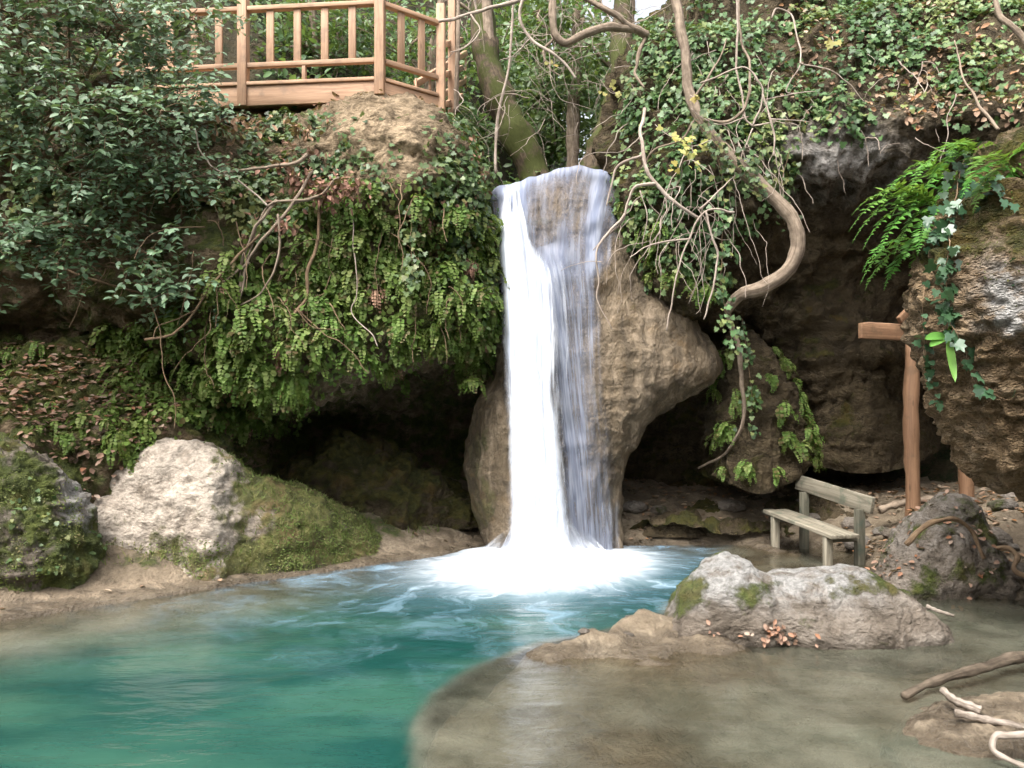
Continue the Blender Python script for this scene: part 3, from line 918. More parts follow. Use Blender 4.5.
def build_water():
    x = np.linspace(-9.5, 9.5, 420)
    y = np.linspace(1.2, 11.6, 320)
    gx, gy = np.meshgrid(x, y, indexing='ij')
    X = np.stack([gx, gy, np.zeros_like(gx)], -1).reshape(-1, 3)
    zb, dl, ds = bed_z(X)
    depth = np.maximum(-zb, 0)
    murk = 1 - np.exp(-depth / 0.28)
    sh = smooth(-0.36, -0.06, ds) * (dl < 0)
    sh = smooth(0.75, 0.2, depth)
    murk = 1 - np.exp(-depth / 0.34)
    e = np.stack([(X[:, 0] - 0.42) , (X[:, 1] - 9.5)], 1)
    r = np.hypot(e[:, 0], e[:, 1])
    th = np.arctan2(e[:, 1], e[:, 0])
    # reach of the white water: long towards the lower left, shorter to the right
    reach = 1.9 + 1.0 * np.exp(-((th + 1.9) / 0.9) ** 2)
    q = r / reach
    gate = smooth(0.02, -0.3, ds - 0.1) * (dl < 0.1)
    foam = np.exp(-(q / 0.7) ** 2) * 1.05 * smooth(0.15, -0.15, ds - 0.1)
    thin = np.exp(-(np.maximum(r - 1.3, 0) / 2.3) ** 2) * gate
    X[:, 2] = 0.022 * fbm(X * np.array([1, 1.6, 1]), 2.2, 3, 50) * np.exp(-r / 4) + 0.13 * np.exp(-(r / 0.75) ** 2) + 0.05 * np.exp(-(r / 0.9) ** 2) * fbm(X, 5, 3, 51)
    b = MB()
    b.add(X, grid_faces(420, 320), rnd=.5)
    o = b.build("pool_water", water_mat(), attrs={"murk": murk, "foam": foam, "shallow": sh, "thin": thin})
    tag(o, "turquoise pool water turning clear over the brown shelf", "water", kind="structure")

build_water()

# ------------------------------------------------------------------ waterfall
def bvh_of(key):
    V, f, N = ROCKS[key]
    return BVHTree.FromPolygons([tuple(v) for v in V], [tuple(int(i) for i in q) for q in f])

BV = {k: bvh_of(k) for k in ('left', 'right', 'fall', 'near', 'front', 'paleb', 'mossb', 'stump')}

def cast(px, py, keys=('left', 'right', 'fall'), dflt=10.0):
    d = Vector(((px - 512) / F, 1.0, -(py - HOR) / F)).normalized()
    best = None
    for k in keys:
        h = BV[k].ray_cast(Vector((0, 0, EYE)), d)
        if h[0] is not None and (best is None or h[3] < best[2]):
            best = (h[0], h[1], h[3])
    if best is None:
        return W(px, py, dflt), np.array([0, -1.0, 0])
    n = np.array(best[1])
    if n @ np.array(d) > 0:
        n = -n
    return np.array(best[0]), n

def fall_mat(name, lo, hi, usc, col=(0.9, 0.94, 1.0), trans=0.3, seed=0.0, edge=0.12, deep=0.5):
    t = NT(name)
    b = t.attr("bco", True)
    s = t.n("ShaderNodeSeparateXYZ")
    t.put(s.inputs[0], b)
    n1 = t.noise(t.mapping(b, (usc, 0.8, 1), (seed, seed, 0)), 1.0, 5, 0.6, 0.15)
    n2 = t.noise(t.mapping(b, (usc * 3.5, 1.5, 1), (seed + 3, 0, 0)), 1.0, 3, 0.6, 0.1)
    n = t.math('ADD', t.math('MULTIPLY', n1, 0.65), t.math('MULTIPLY', n2, 0.35))
    dens = t.attr("dens")
    a = t.rng(t.math('ADD', n, t.math('SUBTRACT', dens, 0.5)), lo, hi)
    u = s.outputs[0]
    uj = t.math('ADD', u, t.math('MULTIPLY', t.math('SUBTRACT', t.noise(t.mapping(b, (2.5, 1.6, 1), (seed + 7, 0, 0)), 1.0, 4, 0.6), 0.5), 0.22))
    ef = t.math('MULTIPLY', t.rng(uj, 0.0, edge), t.rng(uj, 1.0, 1.0 - edge))
    a = t.math('MULTIPLY', a, ef, clamp=True)
    cc = t.mix(t.rng(n2, 0.4, 0.6), tuple(x * deep * k for x, k in zip(col, (0.94, 0.98, 1.08))), col)
    d = t.n("ShaderNodeBsdfDiffuse")
    t.put(d.inputs[0], cc)
    tl = t.n("ShaderNodeBsdfTranslucent")
    t.put(tl.inputs[0], cc)
    m = t.n("ShaderNodeMixShader")
    m.inputs[0].default_value = trans
    t.link(d.outputs[0], m.inputs[1])
    t.link(tl.outputs[0], m.inputs[2])
    tr = t.n("ShaderNodeBsdfTransparent")
    m2 = t.n("ShaderNodeMixShader")
    t.put(m2.inputs[0], a)
    t.link(tr.outputs[0], m2.inputs[1])
    t.link(m.outputs[0], m2.inputs[2])
    return t.done(m2.outputs[0])

def edges(tab, v):
    tab = np.array(tab, float)
    return np.interp(v, tab[:, 0], tab[:, 1]), np.interp(v, tab[:, 0], tab[:, 2])

def falls():
    t = thing("waterfall", "tall white waterfall pouring over the tufa rock into the pool", "waterfall", (0.4, 9.4, 0))
    # veil lying on the rock, over the crest and down the right flank
    def veil(name, tab, mat, off, densf, nu=70, nv=150):
        tab = np.array(tab, float)
        pys = np.linspace(tab[0, 0], tab[-1, 0], nv)
        l, r = edges(tab, pys)
        u = np.linspace(0, 1, nu)
        V = np.zeros((nu, nv, 3))
        lastY = None
        for j in range(nv):
            for i in range(nu):
                p = l[j] + (r[j] - l[j]) * u[i]
                q, n = cast(p, pys[j], ('fall',), dflt=np.nan)
                V[i, j] = q
        Y = V[..., 1]
        # bridge the misses with the nearest row below
        for i in range(nu):
            col = Y[i]
            ok = ~np.isnan(col)
            if ok.sum() < 2:
                Y[i] = 9.9
            else:
                Y[i] = np.interp(np.arange(nv), np.arange(nv)[ok], col[ok])
        # smooth the sheet so that it falls in long folds
        for _ in range(6):
            Y[:, 1:-1] = (Y[:, :-2] + Y[:, 1:-1] * 2 + Y[:, 2:]) / 4
            Y[1:-1] = (Y[:-2] + Y[1:-1] * 2 + Y[2:]) / 4
        Y = Y - off
        for j in range(nv):
            p = l[j] + (r[j] - l[j]) * u
            V[:, j, 0] = (p - 512) / F * Y[:, j]
            V[:, j, 1] = Y[:, j]
            V[:, j, 2] = EYE - (pys[j] - HOR) / F * Y[:, j]
        uu = np.repeat(u, nv)
        vv = np.tile((pys - 170) / 80.0, nu)
        b = MB()
        b.add(V.reshape(-1, 3), grid_faces(nu, nv), rnd=.5, bco=np.stack([uu, vv, uu * 0], 1))
        b.build(name, mat, t, attrs={"dens": densf(uu, np.tile(pys, nu))})
    def crest():
        nu, nv = 110, 80
        px = np.linspace(484, 617, nu)
        V = np.zeros((nu, nv, 3))
        dens = np.zeros((nu, nv))
        tops = []
        for i in range(nu):
            y = 150.0
            while y < 230 and np.isnan(cast(px[i], y, ('fall',), np.nan)[0][1]):
                y += 0.5
            tops.append(y)
        tops = np.array(tops)
        for _ in range(3):
            tops[1:-1] = (tops[:-2] + 2 * tops[1:-1] + tops[2:]) / 4
        bot = np.interp(px, [484, 500, 545, 617], [300, 320, 320, 290])
        pp = np.zeros((nu, nv))
        for i in range(nu):
            pp[i] = np.linspace(tops[i] + 0.6, bot[i], nv)
        Y = np.zeros((nu, nv))
        for i in range(nu):
            for j in range(nv):
                Y[i, j] = cast(px[i], pp[i, j], ('fall',), np.nan)[0][1]
            ok = ~np.isnan(Y[i])
            Y[i] = np.interp(np.arange(nv), np.arange(nv)[ok], Y[i][ok]) if ok.sum() > 2 else 10.0
        for _ in range(5):
            Y[:, 1:-1] = (Y[:, :-2] + Y[:, 1:-1] * 2 + Y[:, 2:]) / 4
            Y[1:-1] = (Y[:-2] + Y[1:-1] * 2 + Y[2:]) / 4
        Y -= 0.06
        V[..., 0] = (px[:, None] - 512) / F * Y
        V[..., 1] = Y
        V[..., 2] = EYE - (pp - HOR) / F * Y + 0.02
        f = np.linspace(0, 1, nv)[None]
        u = np.linspace(0, 1, nu)[:, None] + 0 * f
        dens = 0.55 + 0.22 * np.exp(-((u - 0.22 - 0.05 * f) / 0.13) ** 2) + 0.18 * np.exp(-((u - 0.88 + 0.12 * f) / 0.05) ** 2) - 0.1 * np.exp(-((u - 0.45) / 0.1) ** 2) * (f < 0.5) + 0.2 * np.exp(-(f / 0.05) ** 2) + 0.12 * np.exp(-((u - 0.55) / 0.12) ** 2) * smooth(0.3, 0.6, f)
        dens = dens - 0.6 * smooth(0.72, 1.0, f) - 0.3 * smooth(0.93, 1.0, u) * smooth(0.4, 0.8, f)
        # the water fans out from the lip: streaks follow curved lines
        us = u + 0.18 * np.sin(f * 2.0) * (u - 0.25)
        b = MB()
        b.add(V.reshape(-1, 3), grid_faces(nu, nv), rnd=.5, bco=np.stack([0.02 + 0.96 * us.ravel() / 1.2, ((pp - 170) / 80.0).ravel(), us.ravel() * 0], 1))
        b.build("crest_water", fall_mat('crest_water', 0.34, 0.85, 6.0, (0.38, 0.41, 0.5), 0.25, 1.0, 0.04, 0.7), t, attrs={"dens": dens.ravel()})
    crest()
    veil("veil", [(225, 525, 612), (260, 528, 610), (300, 540, 608), (350, 548, 606), (400, 553, 610), (450, 558, 616), (500, 562, 620), (560, 566, 624)],
         fall_mat('veil_water', 0.42, 0.98, 9.0, (0.36, 0.39, 0.47), 0.3, 5.0, 0.2, 0.75), 0.09,
         lambda u, p: 0.92 - 0.5 * smooth(275, 225, p) - 0.42 * u - 0.04 * smooth(300, 400, p) + 0.1 * smooth(500, 560, p) + 0.1 * np.exp(-((u - .75) / .12) ** 2) * smooth(400, 520, p))
    gx, gy = np.meshgrid(np.linspace(-0.25, 1.2, 14), np.linspace(10.6, 15.5, 24), indexing='ij')
    gx = gx + 0.1 * (gy - 10.6)
    gz = 4.66 + 0.05 * (gy - 10.6) + 0.02 * np.sin(gx * 9 + gy * 3)
    b = MB()
    b.add(np.stack([gx, gy, gz], -1).reshape(-1, 3), grid_faces(14, 24), rnd=.5, bco=np.stack([np.full(gx.size, .5), gy.ravel(), gx.ravel()], 1))
    b.build("feeding_stream", fall_mat('feeding_stream', 0.2, 0.7, 3.0, (0.4, 0.44, 0.5), 0.2, 6.0), t, attrs={"dens": np.full(gx.size, 0.5)})
    # free-falling main stream: bulging curtains, each a little in front of the last
    def curtain(name, tab, mat, densf, nu=40, nv=110, bulge=0.14, wob=0.02):
        tab = np.array(tab, float)
        pys = np.linspace(tab[0, 0], tab[-1, 0], nv)
        l, r = edges(tab, pys)
        Yc = np.interp(pys, tab[:, 0], tab[:, 3])
        u = np.linspace(0, 1, nu)
        V = np.zeros((nu, nv, 3))
        for j in range(nv):
            Y = Yc[j] - bulge * np.sin(u * math.pi) + wob * np.sin(u * 25 + j * 0.02)
            p = l[j] + (r[j] - l[j]) * u
            V[:, j, 0] = (p - 512) / F * Y
            V[:, j, 1] = Y
            V[:, j, 2] = EYE - (pys[j] - HOR) / F * Y
        uu = np.repeat(u, nv)
        vv = np.tile((pys - 170) / 80.0, nu)
        b = MB()
        b.add(V.reshape(-1, 3), grid_faces(nu, nv), rnd=.5, bco=np.stack([uu, vv, uu * 0], 1))
        b.build(name, mat, t, attrs={"dens": densf(uu, np.tile(pys, nu))})
    m1 = fall_mat('stream_core', 0.0, 0.3, 5.0, (0.85, 0.88, 0.92), 0.2, 2.0, 0.16, 0.85)
    m2 = fall_mat('stream_strands', 0.36, 0.72, 8.0, (0.8, 0.83, 0.88), 0.3, 9.0, 0.2, 0.7)
    curtain("main_stream", [(190, 504, 520, 10.02), (205, 501, 523, 9.95), (222, 498, 528, 9.8), (250, 499, 533, 9.68), (300, 501, 541, 9.6), (350, 503, 550, 9.52), (400, 506, 557, 9.46), (450, 508, 563, 9.4), (500, 509, 569, 9.36), (540, 509, 573, 9.33), (566, 507, 576, 9.3)],
            m1, lambda u, p: 0.16 + 0.54 * smooth(192, 240, p + 12 * np.sin(u * 9)), bulge=0.2)
    curtain("outer_stream", [(212, 497, 560, 9.9), (240, 497, 568, 9.72), (280, 499, 577, 9.62), (330, 501, 580, 9.5), (400, 504, 580, 9.4), (480, 507, 582, 9.3), (540, 506, 585, 9.24), (566, 503, 590, 9.2)],
            m2, lambda u, p: 0.64 - 0.4 * smooth(0.42, 1.0, u) + 0.1 * smooth(500, 560, p) + 0.08 * smooth(400, 300, p) - 0.6 * smooth(262, 214, p + 16 * np.sin(u * 7)), bulge=0.12)
    curtain("side_strand", [(470, 590, 622, 9.62), (500, 592, 622, 9.6), (540, 594, 622, 9.58), (560, 592, 626, 9.56)],
            fall_mat('side_strand', 0.36, 0.85, 5.0, (0.6, 0.65, 0.75), 0.3, 3.0, 0.4), lambda u, p: 0.42 - 0.5 * smooth(510, 470, p), bulge=0.03, nu=20, nv=40)
    # soft heap of spray where it lands
    for k, (rx, ry, h, dn) in enumerate([(0.85, 0.6, 0.5, 0.40), (0.55, 0.42, 0.75, 0.47)]):
        a = np.linspace(-math.pi, math.pi, 60)
        v = np.linspace(0, 1, 30)
        ga, gv = np.meshgrid(a, v, indexing='ij')
        rr = (1 - gv) ** 0.5
        X = np.stack([0.36 + rx * rr * np.cos(ga), 9.32 + ry * rr * np.sin(ga), -0.02 + h * gv], -1)
        X[..., 2] += 0.05 * np.sin(ga * 3 + 1) * gv
        b = MB()
        b.add(X.reshape(-1, 3), grid_faces(60, 30), rnd=.5, bco=np.stack([np.full(ga.size, 0.5), ga.ravel() * 1.5, gv.ravel()], 1))
        b.build("spray", fall_mat('spray_%d' % k, 0.1, 1.0, 1.0, (0.95, 0.97, 1.0), 0.4, 4.0 + k), t, attrs={"dens": (dn + 0.35 * (1 - gv) ** 1.5 - 0.42 * gv).ravel()})

falls()

# ------------------------------------------------------------------ carpentry
def axes_from(d, up=(0, 0, 1)):
    x = unit(np.asarray(d, float))
    y = unit(np.cross(np.asarray(up, float), x))
    z = np.cross(x, y)
    return np.array([x, y, z])

def beam(name, a, b, w, h, mat, parent, up=(0, 0, 1), bevel=0.006):
    a = np.asarray(a, float)
    b_ = np.asarray(b, float)
    m = MB()
    m.box((a + b_) / 2, axes_from(b_ - a, up), (np.linalg.norm(b_ - a), w, h))
    return m.build(name, mat, parent, smooth_=False, bevel=bevel)

def deck():
    zf = EYE - (78 - HOR) / F * 10.0          # deck top
    c = W(380, 78, 10.0)
    c[2] = zf
    le = np.array([(100 - 512) / F * 10.35, 10.35, zf])
    re = np.array([(441 - 512) / F * 10.55, 10.55, zf])
    t = thing("wooden_deck", "orange timber deck with railing on the cliff top, upper left", "deck", (c[0], c[1], zf))
    dl = unit(le - c)
    dr = unit(re - c)
    back = np.array([0.12, 1.0, 0])
    up = np.array([0, 0, 1.0])
    # floor boards
    m = MB()
    n = 14
    for i in range(n):
        s = 0.16 * i + 0.12
        a = le + back * s
        b2 = c + (re - c) * min(1, s / 1.5) + back * s * 0.35
        b2 = np.array([min(c[0] + s * 0.9, re[0] - 0.02), c[1] + s, zf])
        m.box((a + b2) / 2 + up * -0.015, axes_from(b2 - a), (np.linalg.norm(b2 - a), 0.145, 0.03))
    m.build("floor_boards", M['deck'], t, smooth_=False)
    # fascia beams and the cap above
    beam("fascia", le - up * 0.17, c - up * 0.17 - dl * 0.02, 0.05, 0.25, M['deck'], t)
    beam("fascia", c - up * 0.17 + dr * 0.03, re - up * 0.17, 0.05, 0.25, M['deck'], t)
    beam("edge_board", le - up * 0.018, c - up * 0.018 + dl * 0.06, 0.1, 0.045, M['deck'], t)
    beam("edge_board", c - up * 0.018 + dr * 0.06, re - up * 0.018 - dr * 0.06, 0.1, 0.045, M['deck'], t)
    H = 0.97
    # posts
    for p, lo, hi, w in ((c, -0.22, 1.2, 0.12), (c + dl * 1.78, -0.3, 1.2, 0.12), (c + dl * 3.4, -0.3, 1.15, 0.11), (re, -0.34, 1.2, 0.11)):
        beam("post", p + up * lo, p + up * hi, w, w, M['deck'], t, up=dl)
    # rails, in bays
    def bay(a, b2, k, nb, mid=None):
        d = unit(b2 - a)
        L = np.linalg.norm(b2 - a)
        a2, b3 = a + d * 0.062, b2 - d * 0.062
        beam("handrail", a2 + up * (H - 0.03), b3 + up * (H - 0.03), 0.09, 0.055, M['deck'], t)
        beam("bottom_rail", a2 + up * 0.22, b3 + up * 0.22, 0.07, 0.06, M['deck'], t)
        for i in range(nb):
            s = L * (i + 1) / (nb + 1)
            q = a + d * s
            beam("baluster", q + up * 0.252, q + up * (H - 0.06), 0.095, 0.035, M['deck'], t, up=np.cross(d, up))
        if mid:
            q = a + d * L * mid
            beam("rail_block", q + up * 0.008, q + up * 0.188, 0.06, 0.05, M['deck'], t, up=d)
    bay(c, c + dl * 1.78, 1, 4, 0.55)
    bay(c + dl * 1.78, c + dl * 3.4, 1, 4)
    bay(c, re, 1, 2)
    # prop under the floor
    q = W(348, 108, 9.98)
    beam("support_post", (q[0], q[1] + 0.12, 5.2), (q[0], q[1] + 0.12, zf - 0.3), 0.14, 0.1, M['deck'], t, up=dl)
    # stair flight at the back with its own sloping rail
    s0 = re + back * 0.05 + np.array([-0.45, 0.9, 0])
    s1 = s0 + np.array([0.6, 2.0, 1.2])
    beam("stair_handrail", s0 + up * 0.55, s1 + up * 0.7, 0.07, 0.09, M['deck'], t)
    beam("stair_rail", s0 + up * 0.12, s1 + up * 0.25, 0.06, 0.08, M['deck'], t)
    for i in range(5):
        f = i / 4.0
        q = s0 + (s1 - s0) * f
        beam("stair_baluster", q + up * 0.1, q + up * 0.62, 0.07, 0.03, M['deck'], t, up=dl)
    # far side posts of the stair, seen past the end of the deck
    e = W(452, 108, 11.2)
    beam("post", e - up * 0.2, e + up * 1.6, 0.1, 0.1, M['deck'], t, up=dl)
    for k in range(3):
        a = W(447, 104 - 30 * k, 11.0)
        b2 = W(462, 96 - 28 * k, 12.2)
        beam("stair_rail", a, b2, 0.05, 0.08, M['deck'], t)

deck()

def bench():
    # feet on the stream bed; it has settled with its far end higher
    fr = np.array([3.52, 8.92, 0.0])
    fl = np.array([3.24, 10.12, 0.0])
    d = unit(fl - fr)
    w = unit(np.array([d[1], -d[0], 0])) * np.array([1, 1, 1])     # towards the back
    if w[0] < 0:
        w = -w
    t = thing("bench", "weathered grey green wooden bench standing askew in the shallow stream", "bench", (fr[0], fr[1], 0))
    up = np.array([0, 0, 1.0])
    zr, zl = 0.35, 0.455
    def pt(s, v, zoff):
        p = fr + d * s + w * v
        return np.array([p[0], p[1], zr + (zl - zr) * s / 1.22 + zoff])
    sd = pt(1.2, 0, 0) - pt(0, 0, 0)
    for i, v in enumerate((0.09, 0.27)):
        beam("seat", pt(-0.1, v, 0.0), pt(1.34, v, 0.0), 0.17, 0.045, M['bench'], t)
    beam("backrest", pt(-0.1, 0.52, 0.34), pt(1.34, 0.5, 0.37), 0.045, 0.19, M['bench'], t, up=np.array([0, 0, 1.0]) + w * 0.12)
    for s in (0.06, 1.14):
        a = pt(s, 0.06, -0.024)
        beam("leg", (a[0], a[1], -0.25), a, 0.09, 0.07, M['bench'], t, up=d)
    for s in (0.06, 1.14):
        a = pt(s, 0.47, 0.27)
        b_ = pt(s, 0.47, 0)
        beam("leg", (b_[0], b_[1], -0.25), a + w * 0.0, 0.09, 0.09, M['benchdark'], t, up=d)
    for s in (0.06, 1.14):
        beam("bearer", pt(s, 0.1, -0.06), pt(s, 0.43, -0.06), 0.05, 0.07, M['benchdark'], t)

bench()

def platform():
    t = thing("lookout_platform", "brown wooden ledge on round log posts under the grotto roof", "platform", W(913, 515, 9.3))
    up = np.array([0, 0, 1.0])
    a = W(860, 331, 9.15)
    b_ = W(950, 318, 9.75)
    d = unit((b_ - a) * np.array([1, 1, 0]))
    back = np.array([-d[1], d[0], 0])
    b_[2] = a[2]
    beam("edge_beam", a, b_ + d * 0.8, 0.06, 0.17, M['plat'], t)
    m = MB()
    for i in range(6):
        q = back * (0.1 + 0.16 * i) + d * (0.14 + 0.2 * i) + up * 0.1
        m.box((a + b_ + d * .8) / 2 + q, axes_from(d), (np.linalg.norm(b_ - a) + .76, 0.145, 0.03))
    m.build("floor_boards", M['plat'], t, smooth_=False)
    for px, py, Y, r in ((912, 520, 9.4, 0.083), (966, 505, 9.6, 0.09)):
        p = W(px, py, Y)
        m = MB()
        zz = np.linspace(p[2] - 0.25, a[2] - 0.085, 16)
        m.tube(np.stack([p[0] + 0.01 * np.sin(zz * 3), np.full(16, p[1]), zz], 1), r * (1 + 0.05 * np.sin(zz * 5)), 14)
        m.build("log_post", M['plat'], t)
    q = W(893, 322, 9.3)
    beam("brace", q + up * 0.02 + d * 0.1, q + up * 0.28 + d * 0.42, 0.05, 0.09, M['plat'], t)

platform()

# ------------------------------------------------------------------ leaves
def leaf_tpl(kind):
    if kind == 'oval':
        v = [(0, 0, 0), (-.24, .32, .07), (0, .36, 0), (.24, .32, .07), (-.2, .7, .04), (0, .72, -.03), (.2, .7, .04), (0, 1, -.1)]
        f = [np.array([[0, 3, 2], [0, 2, 1], [5, 6, 7], [4, 5, 7]]), np.array([[2, 3, 6, 5], [1, 2, 5, 4]])]
    elif kind == 'ivy':
        v = [(0, 0.05, 0), (0, .45, .0), (.3, -.08, .03), (.52, .2, .0), (.3, .42, .06), (.36, .68, -.02), (.15, .72, .04), (0, 1, -.08), (-.15, .72, .04), (-.36, .68, -.02), (-.3, .42, .06), (-.52, .2, 0), (-.3, -.08, .03)]
        n = len(v)
        f = [np.array([[1, 0, 2]] + [[1, i, i + 1] for i in range(2, n - 1)] + [[1, n - 1, 0]])]
    elif kind == 'fan':       # maidenhair leaflet
        v = [(0, 0, 0), (.42, .55, .04), (.3, .92, 0), (0, 1, -.05), (-.3, .92, 0), (-.42, .55, .04)]
        f = [np.array([[0, 1, 2, 3], [0, 3, 4, 5]])]
    elif kind == 'slim':
        v = [(0, 0, 0), (.17, .4, .03), (0, 1, -.08), (-.17, .4, .03)]
        f = [np.array([[0, 1, 2, 3]])]
    elif kind == 'dry':
        v = [(0, 0, 0), (-.3, .35, .2), (0, .4, 0), (.3, .35, .16), (-.22, .75, .26), (0, .75, .05), (.22, .72, .2), (0, 1, .2)]
        f = [np.array([[0, 3, 2], [0, 2, 1], [5, 6, 7], [4, 5, 7]]), np.array([[2, 3, 6, 5], [1, 2, 5, 4]])]
    elif kind == 'blade':
        v = [(-.07, 0, 0), (.07, 0, 0), (.06, .5, .1), (-.06, .5, .1), (0, 1, .4)]
        f = [np.array([[0, 1, 2, 3]]), np.array([[3, 2, 4]])]
    return np.array(v, float), f

def scatter(mb, P, N, T, size, kind, rnd=None):
    P = np.asarray(P, float)
    n = len(P)
    if n == 0:
        return
    tv, tf = leaf_tpl(kind)
    Z = unit(N)
    Yv = T - Z * np.sum(T * Z, 1, keepdims=True)
    Yv = unit(Yv)
    X = np.cross(Yv, Z)
    s = np.broadcast_to(np.asarray(size, float), (n,))[:, None, None]
    v = P[:, None] + s * (tv[None, :, 0:1] * X[:, None] + tv[None, :, 1:2] * Yv[:, None] + tv[None, :, 2:3] * Z[:, None])
    k = len(tv)
    off = (np.arange(n) * k)[:, None, None]
    fs = [(f[None] + off).reshape(-1, f.shape[1]) for f in tf]
    r = NR.random(n) if rnd is None else rnd
    mb.add(v.reshape(-1, 3), fs, rnd=np.repeat(r, k))

def sample(key, n, dens):
    V, f, N = ROCKS[key]
    c = V[f].mean(1)
    a = np.linalg.norm(np.cross(V[f[:, 2]] - V[f[:, 0]], V[f[:, 3]] - V[f[:, 1]]), axis=1) / 2
    px, py = proj(c)
    nn = unit(N[f].mean(1))
    w = a * np.maximum(dens(c, nn, px, py), 0)
    if w.sum() <= 0:
        return np.zeros((0, 3)), np.zeros((0, 3))
    i = NR.choice(len(f), n, p=w / w.sum())
    u = NR.random((n, 2))
    q = V[f[i]]
    p = (q[:, 0] * (1 - u[:, :1]) + q[:, 1] * u[:, :1]) * (1 - u[:, 1:]) + (q[:, 3] * (1 - u[:, :1]) + q[:, 2] * u[:, :1]) * u[:, 1:]
    return p, nn[i]

def rv(n, s=1.0):
    return NR.normal(0, s, (n, 3))

def cover(name, label, cat, key, n, dens, mat, kind, size, out=(0.01, 0.1), upb=0.5, down=0.6, jit=0.5):
    p, nn = sample(key, n, dens)
    m = MB()
    p = p + nn * NR.uniform(out[0], out[1], (len(p), 1))
    N = unit(nn + np.array([0, -0.25, upb]) + rv(len(p), jit))
    T = np.array([0, -0.15, -down]) + nn * 0.2 + rv(len(p), 0.45)
    tone = np.clip(0.5 + 0.6 * fbm(p, 1.3, 3, 140) + NR.normal(0, 0.2, len(p)), 0.02, 0.98)
    scatter(m, p, N, T, size[0] + (size[1] - size[0]) * NR.beta(1.6, 2.2, len(p)) * 1.25, kind, rnd=tone)
    o = m.build(name, mat, smooth_=False)
    return tag(o, label, cat, kind="stuff")

def patchy(c, sc_, seed, lo=-0.15, hi=0.25):
    return smooth(lo, hi, fbm(c, sc_, 4, seed))

# ivy and other ground cover
def ivy_left(c, nn, px, py):
    m = (py < 215 + 25 * np.sin(px * 0.03)) & (px > -60) & (px < 500) & (py > 60)
    m2 = inside(px, py, [(470, 110), (500, 200), (492, 330), (440, 300), (400, 160), (430, 120)])
    d = (m * 1.0 + m2 * 0.7) * (0.12 + patchy(c, 1.7, 100))
    d = d * ((py > 118) | (px < 215))
    d *= 1 - 0.97 * np.exp(-(((px - 380) / 42) ** 2 + ((py - 138) / 34) ** 4))
    d *= 1 - 0.9 * np.exp(-(((px - 325) / 26) ** 2 + ((py - 140) / 18) ** 2))
    return d
cover("ivy", "dark green ivy matting the cliff under the deck", "ivy", 'left', 13000, ivy_left, M['ivy'], 'ivy', (0.045, 0.085), (0.01, 0.14))
def ivy_right(c, nn, px, py):
    a = (py < 140) & (px > 690)
    b = inside(px, py, [(612, 175), (640, 30), (720, 0), (760, 120), (800, 150), (790, 190), (735, 240), (720, 300), (640, 290), (620, 230)])
    d = a * (0.1 + patchy(c, 1.3, 104)) * smooth(155, 110, py) + b * (0.25 + patchy(c, 1.6, 105))
    return d * (px < 1100)
cover("ivy", "grey green ivy carpeting the slope and wall above the grotto", "ivy", 'right', 15000, ivy_right, M['ivy'], 'ivy', (0.045, 0.09), (0.01, 0.16))
cover("ground_ivy", "small ivy leaves creeping over the mossy boulder at the left edge", "ivy", 'mossb', 500, lambda c, n, px, py: patchy(c, 2.5, 106) * (n[:, 2] > 0.0), M['ivy'], 'ivy', (0.03, 0.06), (0.0, 0.03))
cover("undergrowth", "leafy undergrowth covering the wooded slope behind the falls", "undergrowth", 'hill', 26000, lambda c, n, px, py: (0.15 + patchy(c, 0.6, 107)) * (np.abs(c[:, 0]) < 16) * (c[:, 1] < 32) / (4 + c[:, 1]), M['forest'], 'oval', (0.1, 0.22), (0.05, 0.8), 0.5, 0.3, 0.7)
cover("ivy", "ivy and small plants growing over the top of the pitted rock", "ivy", 'near', 900, lambda c, n, px, py: smooth(290, 220, py) * (0.1 + patchy(c, 3.0, 130)) * (px < 1100), M['ivydark'], 'ivy', (0.04, 0.09), (0.01, 0.1))
cover("moss", "bright small moss leaves on the upper half of the pitted rock", "moss", 'near', 6000, lambda c, n, px, py: smooth(330, 240, py) * patchy(c, 2.5, 131) * (px < 1100), M['grass'], 'oval', (0.012, 0.03), (0.0, 0.02), 0.4, 0.1, 0.6)
# dry leaves lying about
cover("leaf_litter", "fallen brown leaves lying on the slope above the grotto", "fallen leaves", 'right', 6000, lambda c, n, px, py: (py < 128) * (px > 780) * (0.3 + patchy(c, 1.5, 109)), M['litter'], 'dry', (0.05, 0.1), (0.0, 0.06), 0.6, 0.2, 0.5)
cover("leaf_litter", "reddish fallen leaves piled on the ledge above the left boulders", "fallen leaves", 'left', 1700, lambda c, n, px, py: (py > 345) * (py < 460) * (px < 175) * (px > -80) * (n[:, 2] > -0.1) + 0.3 * (py > 460) * (px < 130) * (px > 60), M['litter'], 'dry', (0.05, 0.1), (0.0, 0.04), 1.2, 0.2, 0.4)
def bank_litter(c, n, px, py):
    dl = bed_z(c)[1]
    return (dl > 0.05) * ((c[:, 0] > 0.9) * (0.4 + patchy(c, 1.2, 110)) + 0.10 * (c[:, 0] < 0.2) * (0.2 + patchy(c, 2.0, 111))) * (np.abs(c[:, 0]) < 8)
cover("leaf_litter", "scattered dead leaves on the stream banks around the bench", "fallen leaves", 'bed', 3600, bank_litter, M['litter'], 'dry', (0.04, 0.09), (0.0, 0.02), 1.5, 0.1, 0.3)
cover("leaf_litter", "orange leaves caught at the front foot of the grey boulder", "fallen leaves", 'front', 110, lambda c, n, px, py: np.exp(-(((px - 780) / 22) ** 2 + ((py - 634) / 7) ** 2)) + .4 * np.exp(-(((px - 712) / 9) ** 2 + ((py - 634) / 6) ** 2)), M['litter'], 'dry', (0.03, 0.06), (0.0, 0.03), 0.8, 0.1, 0.4)
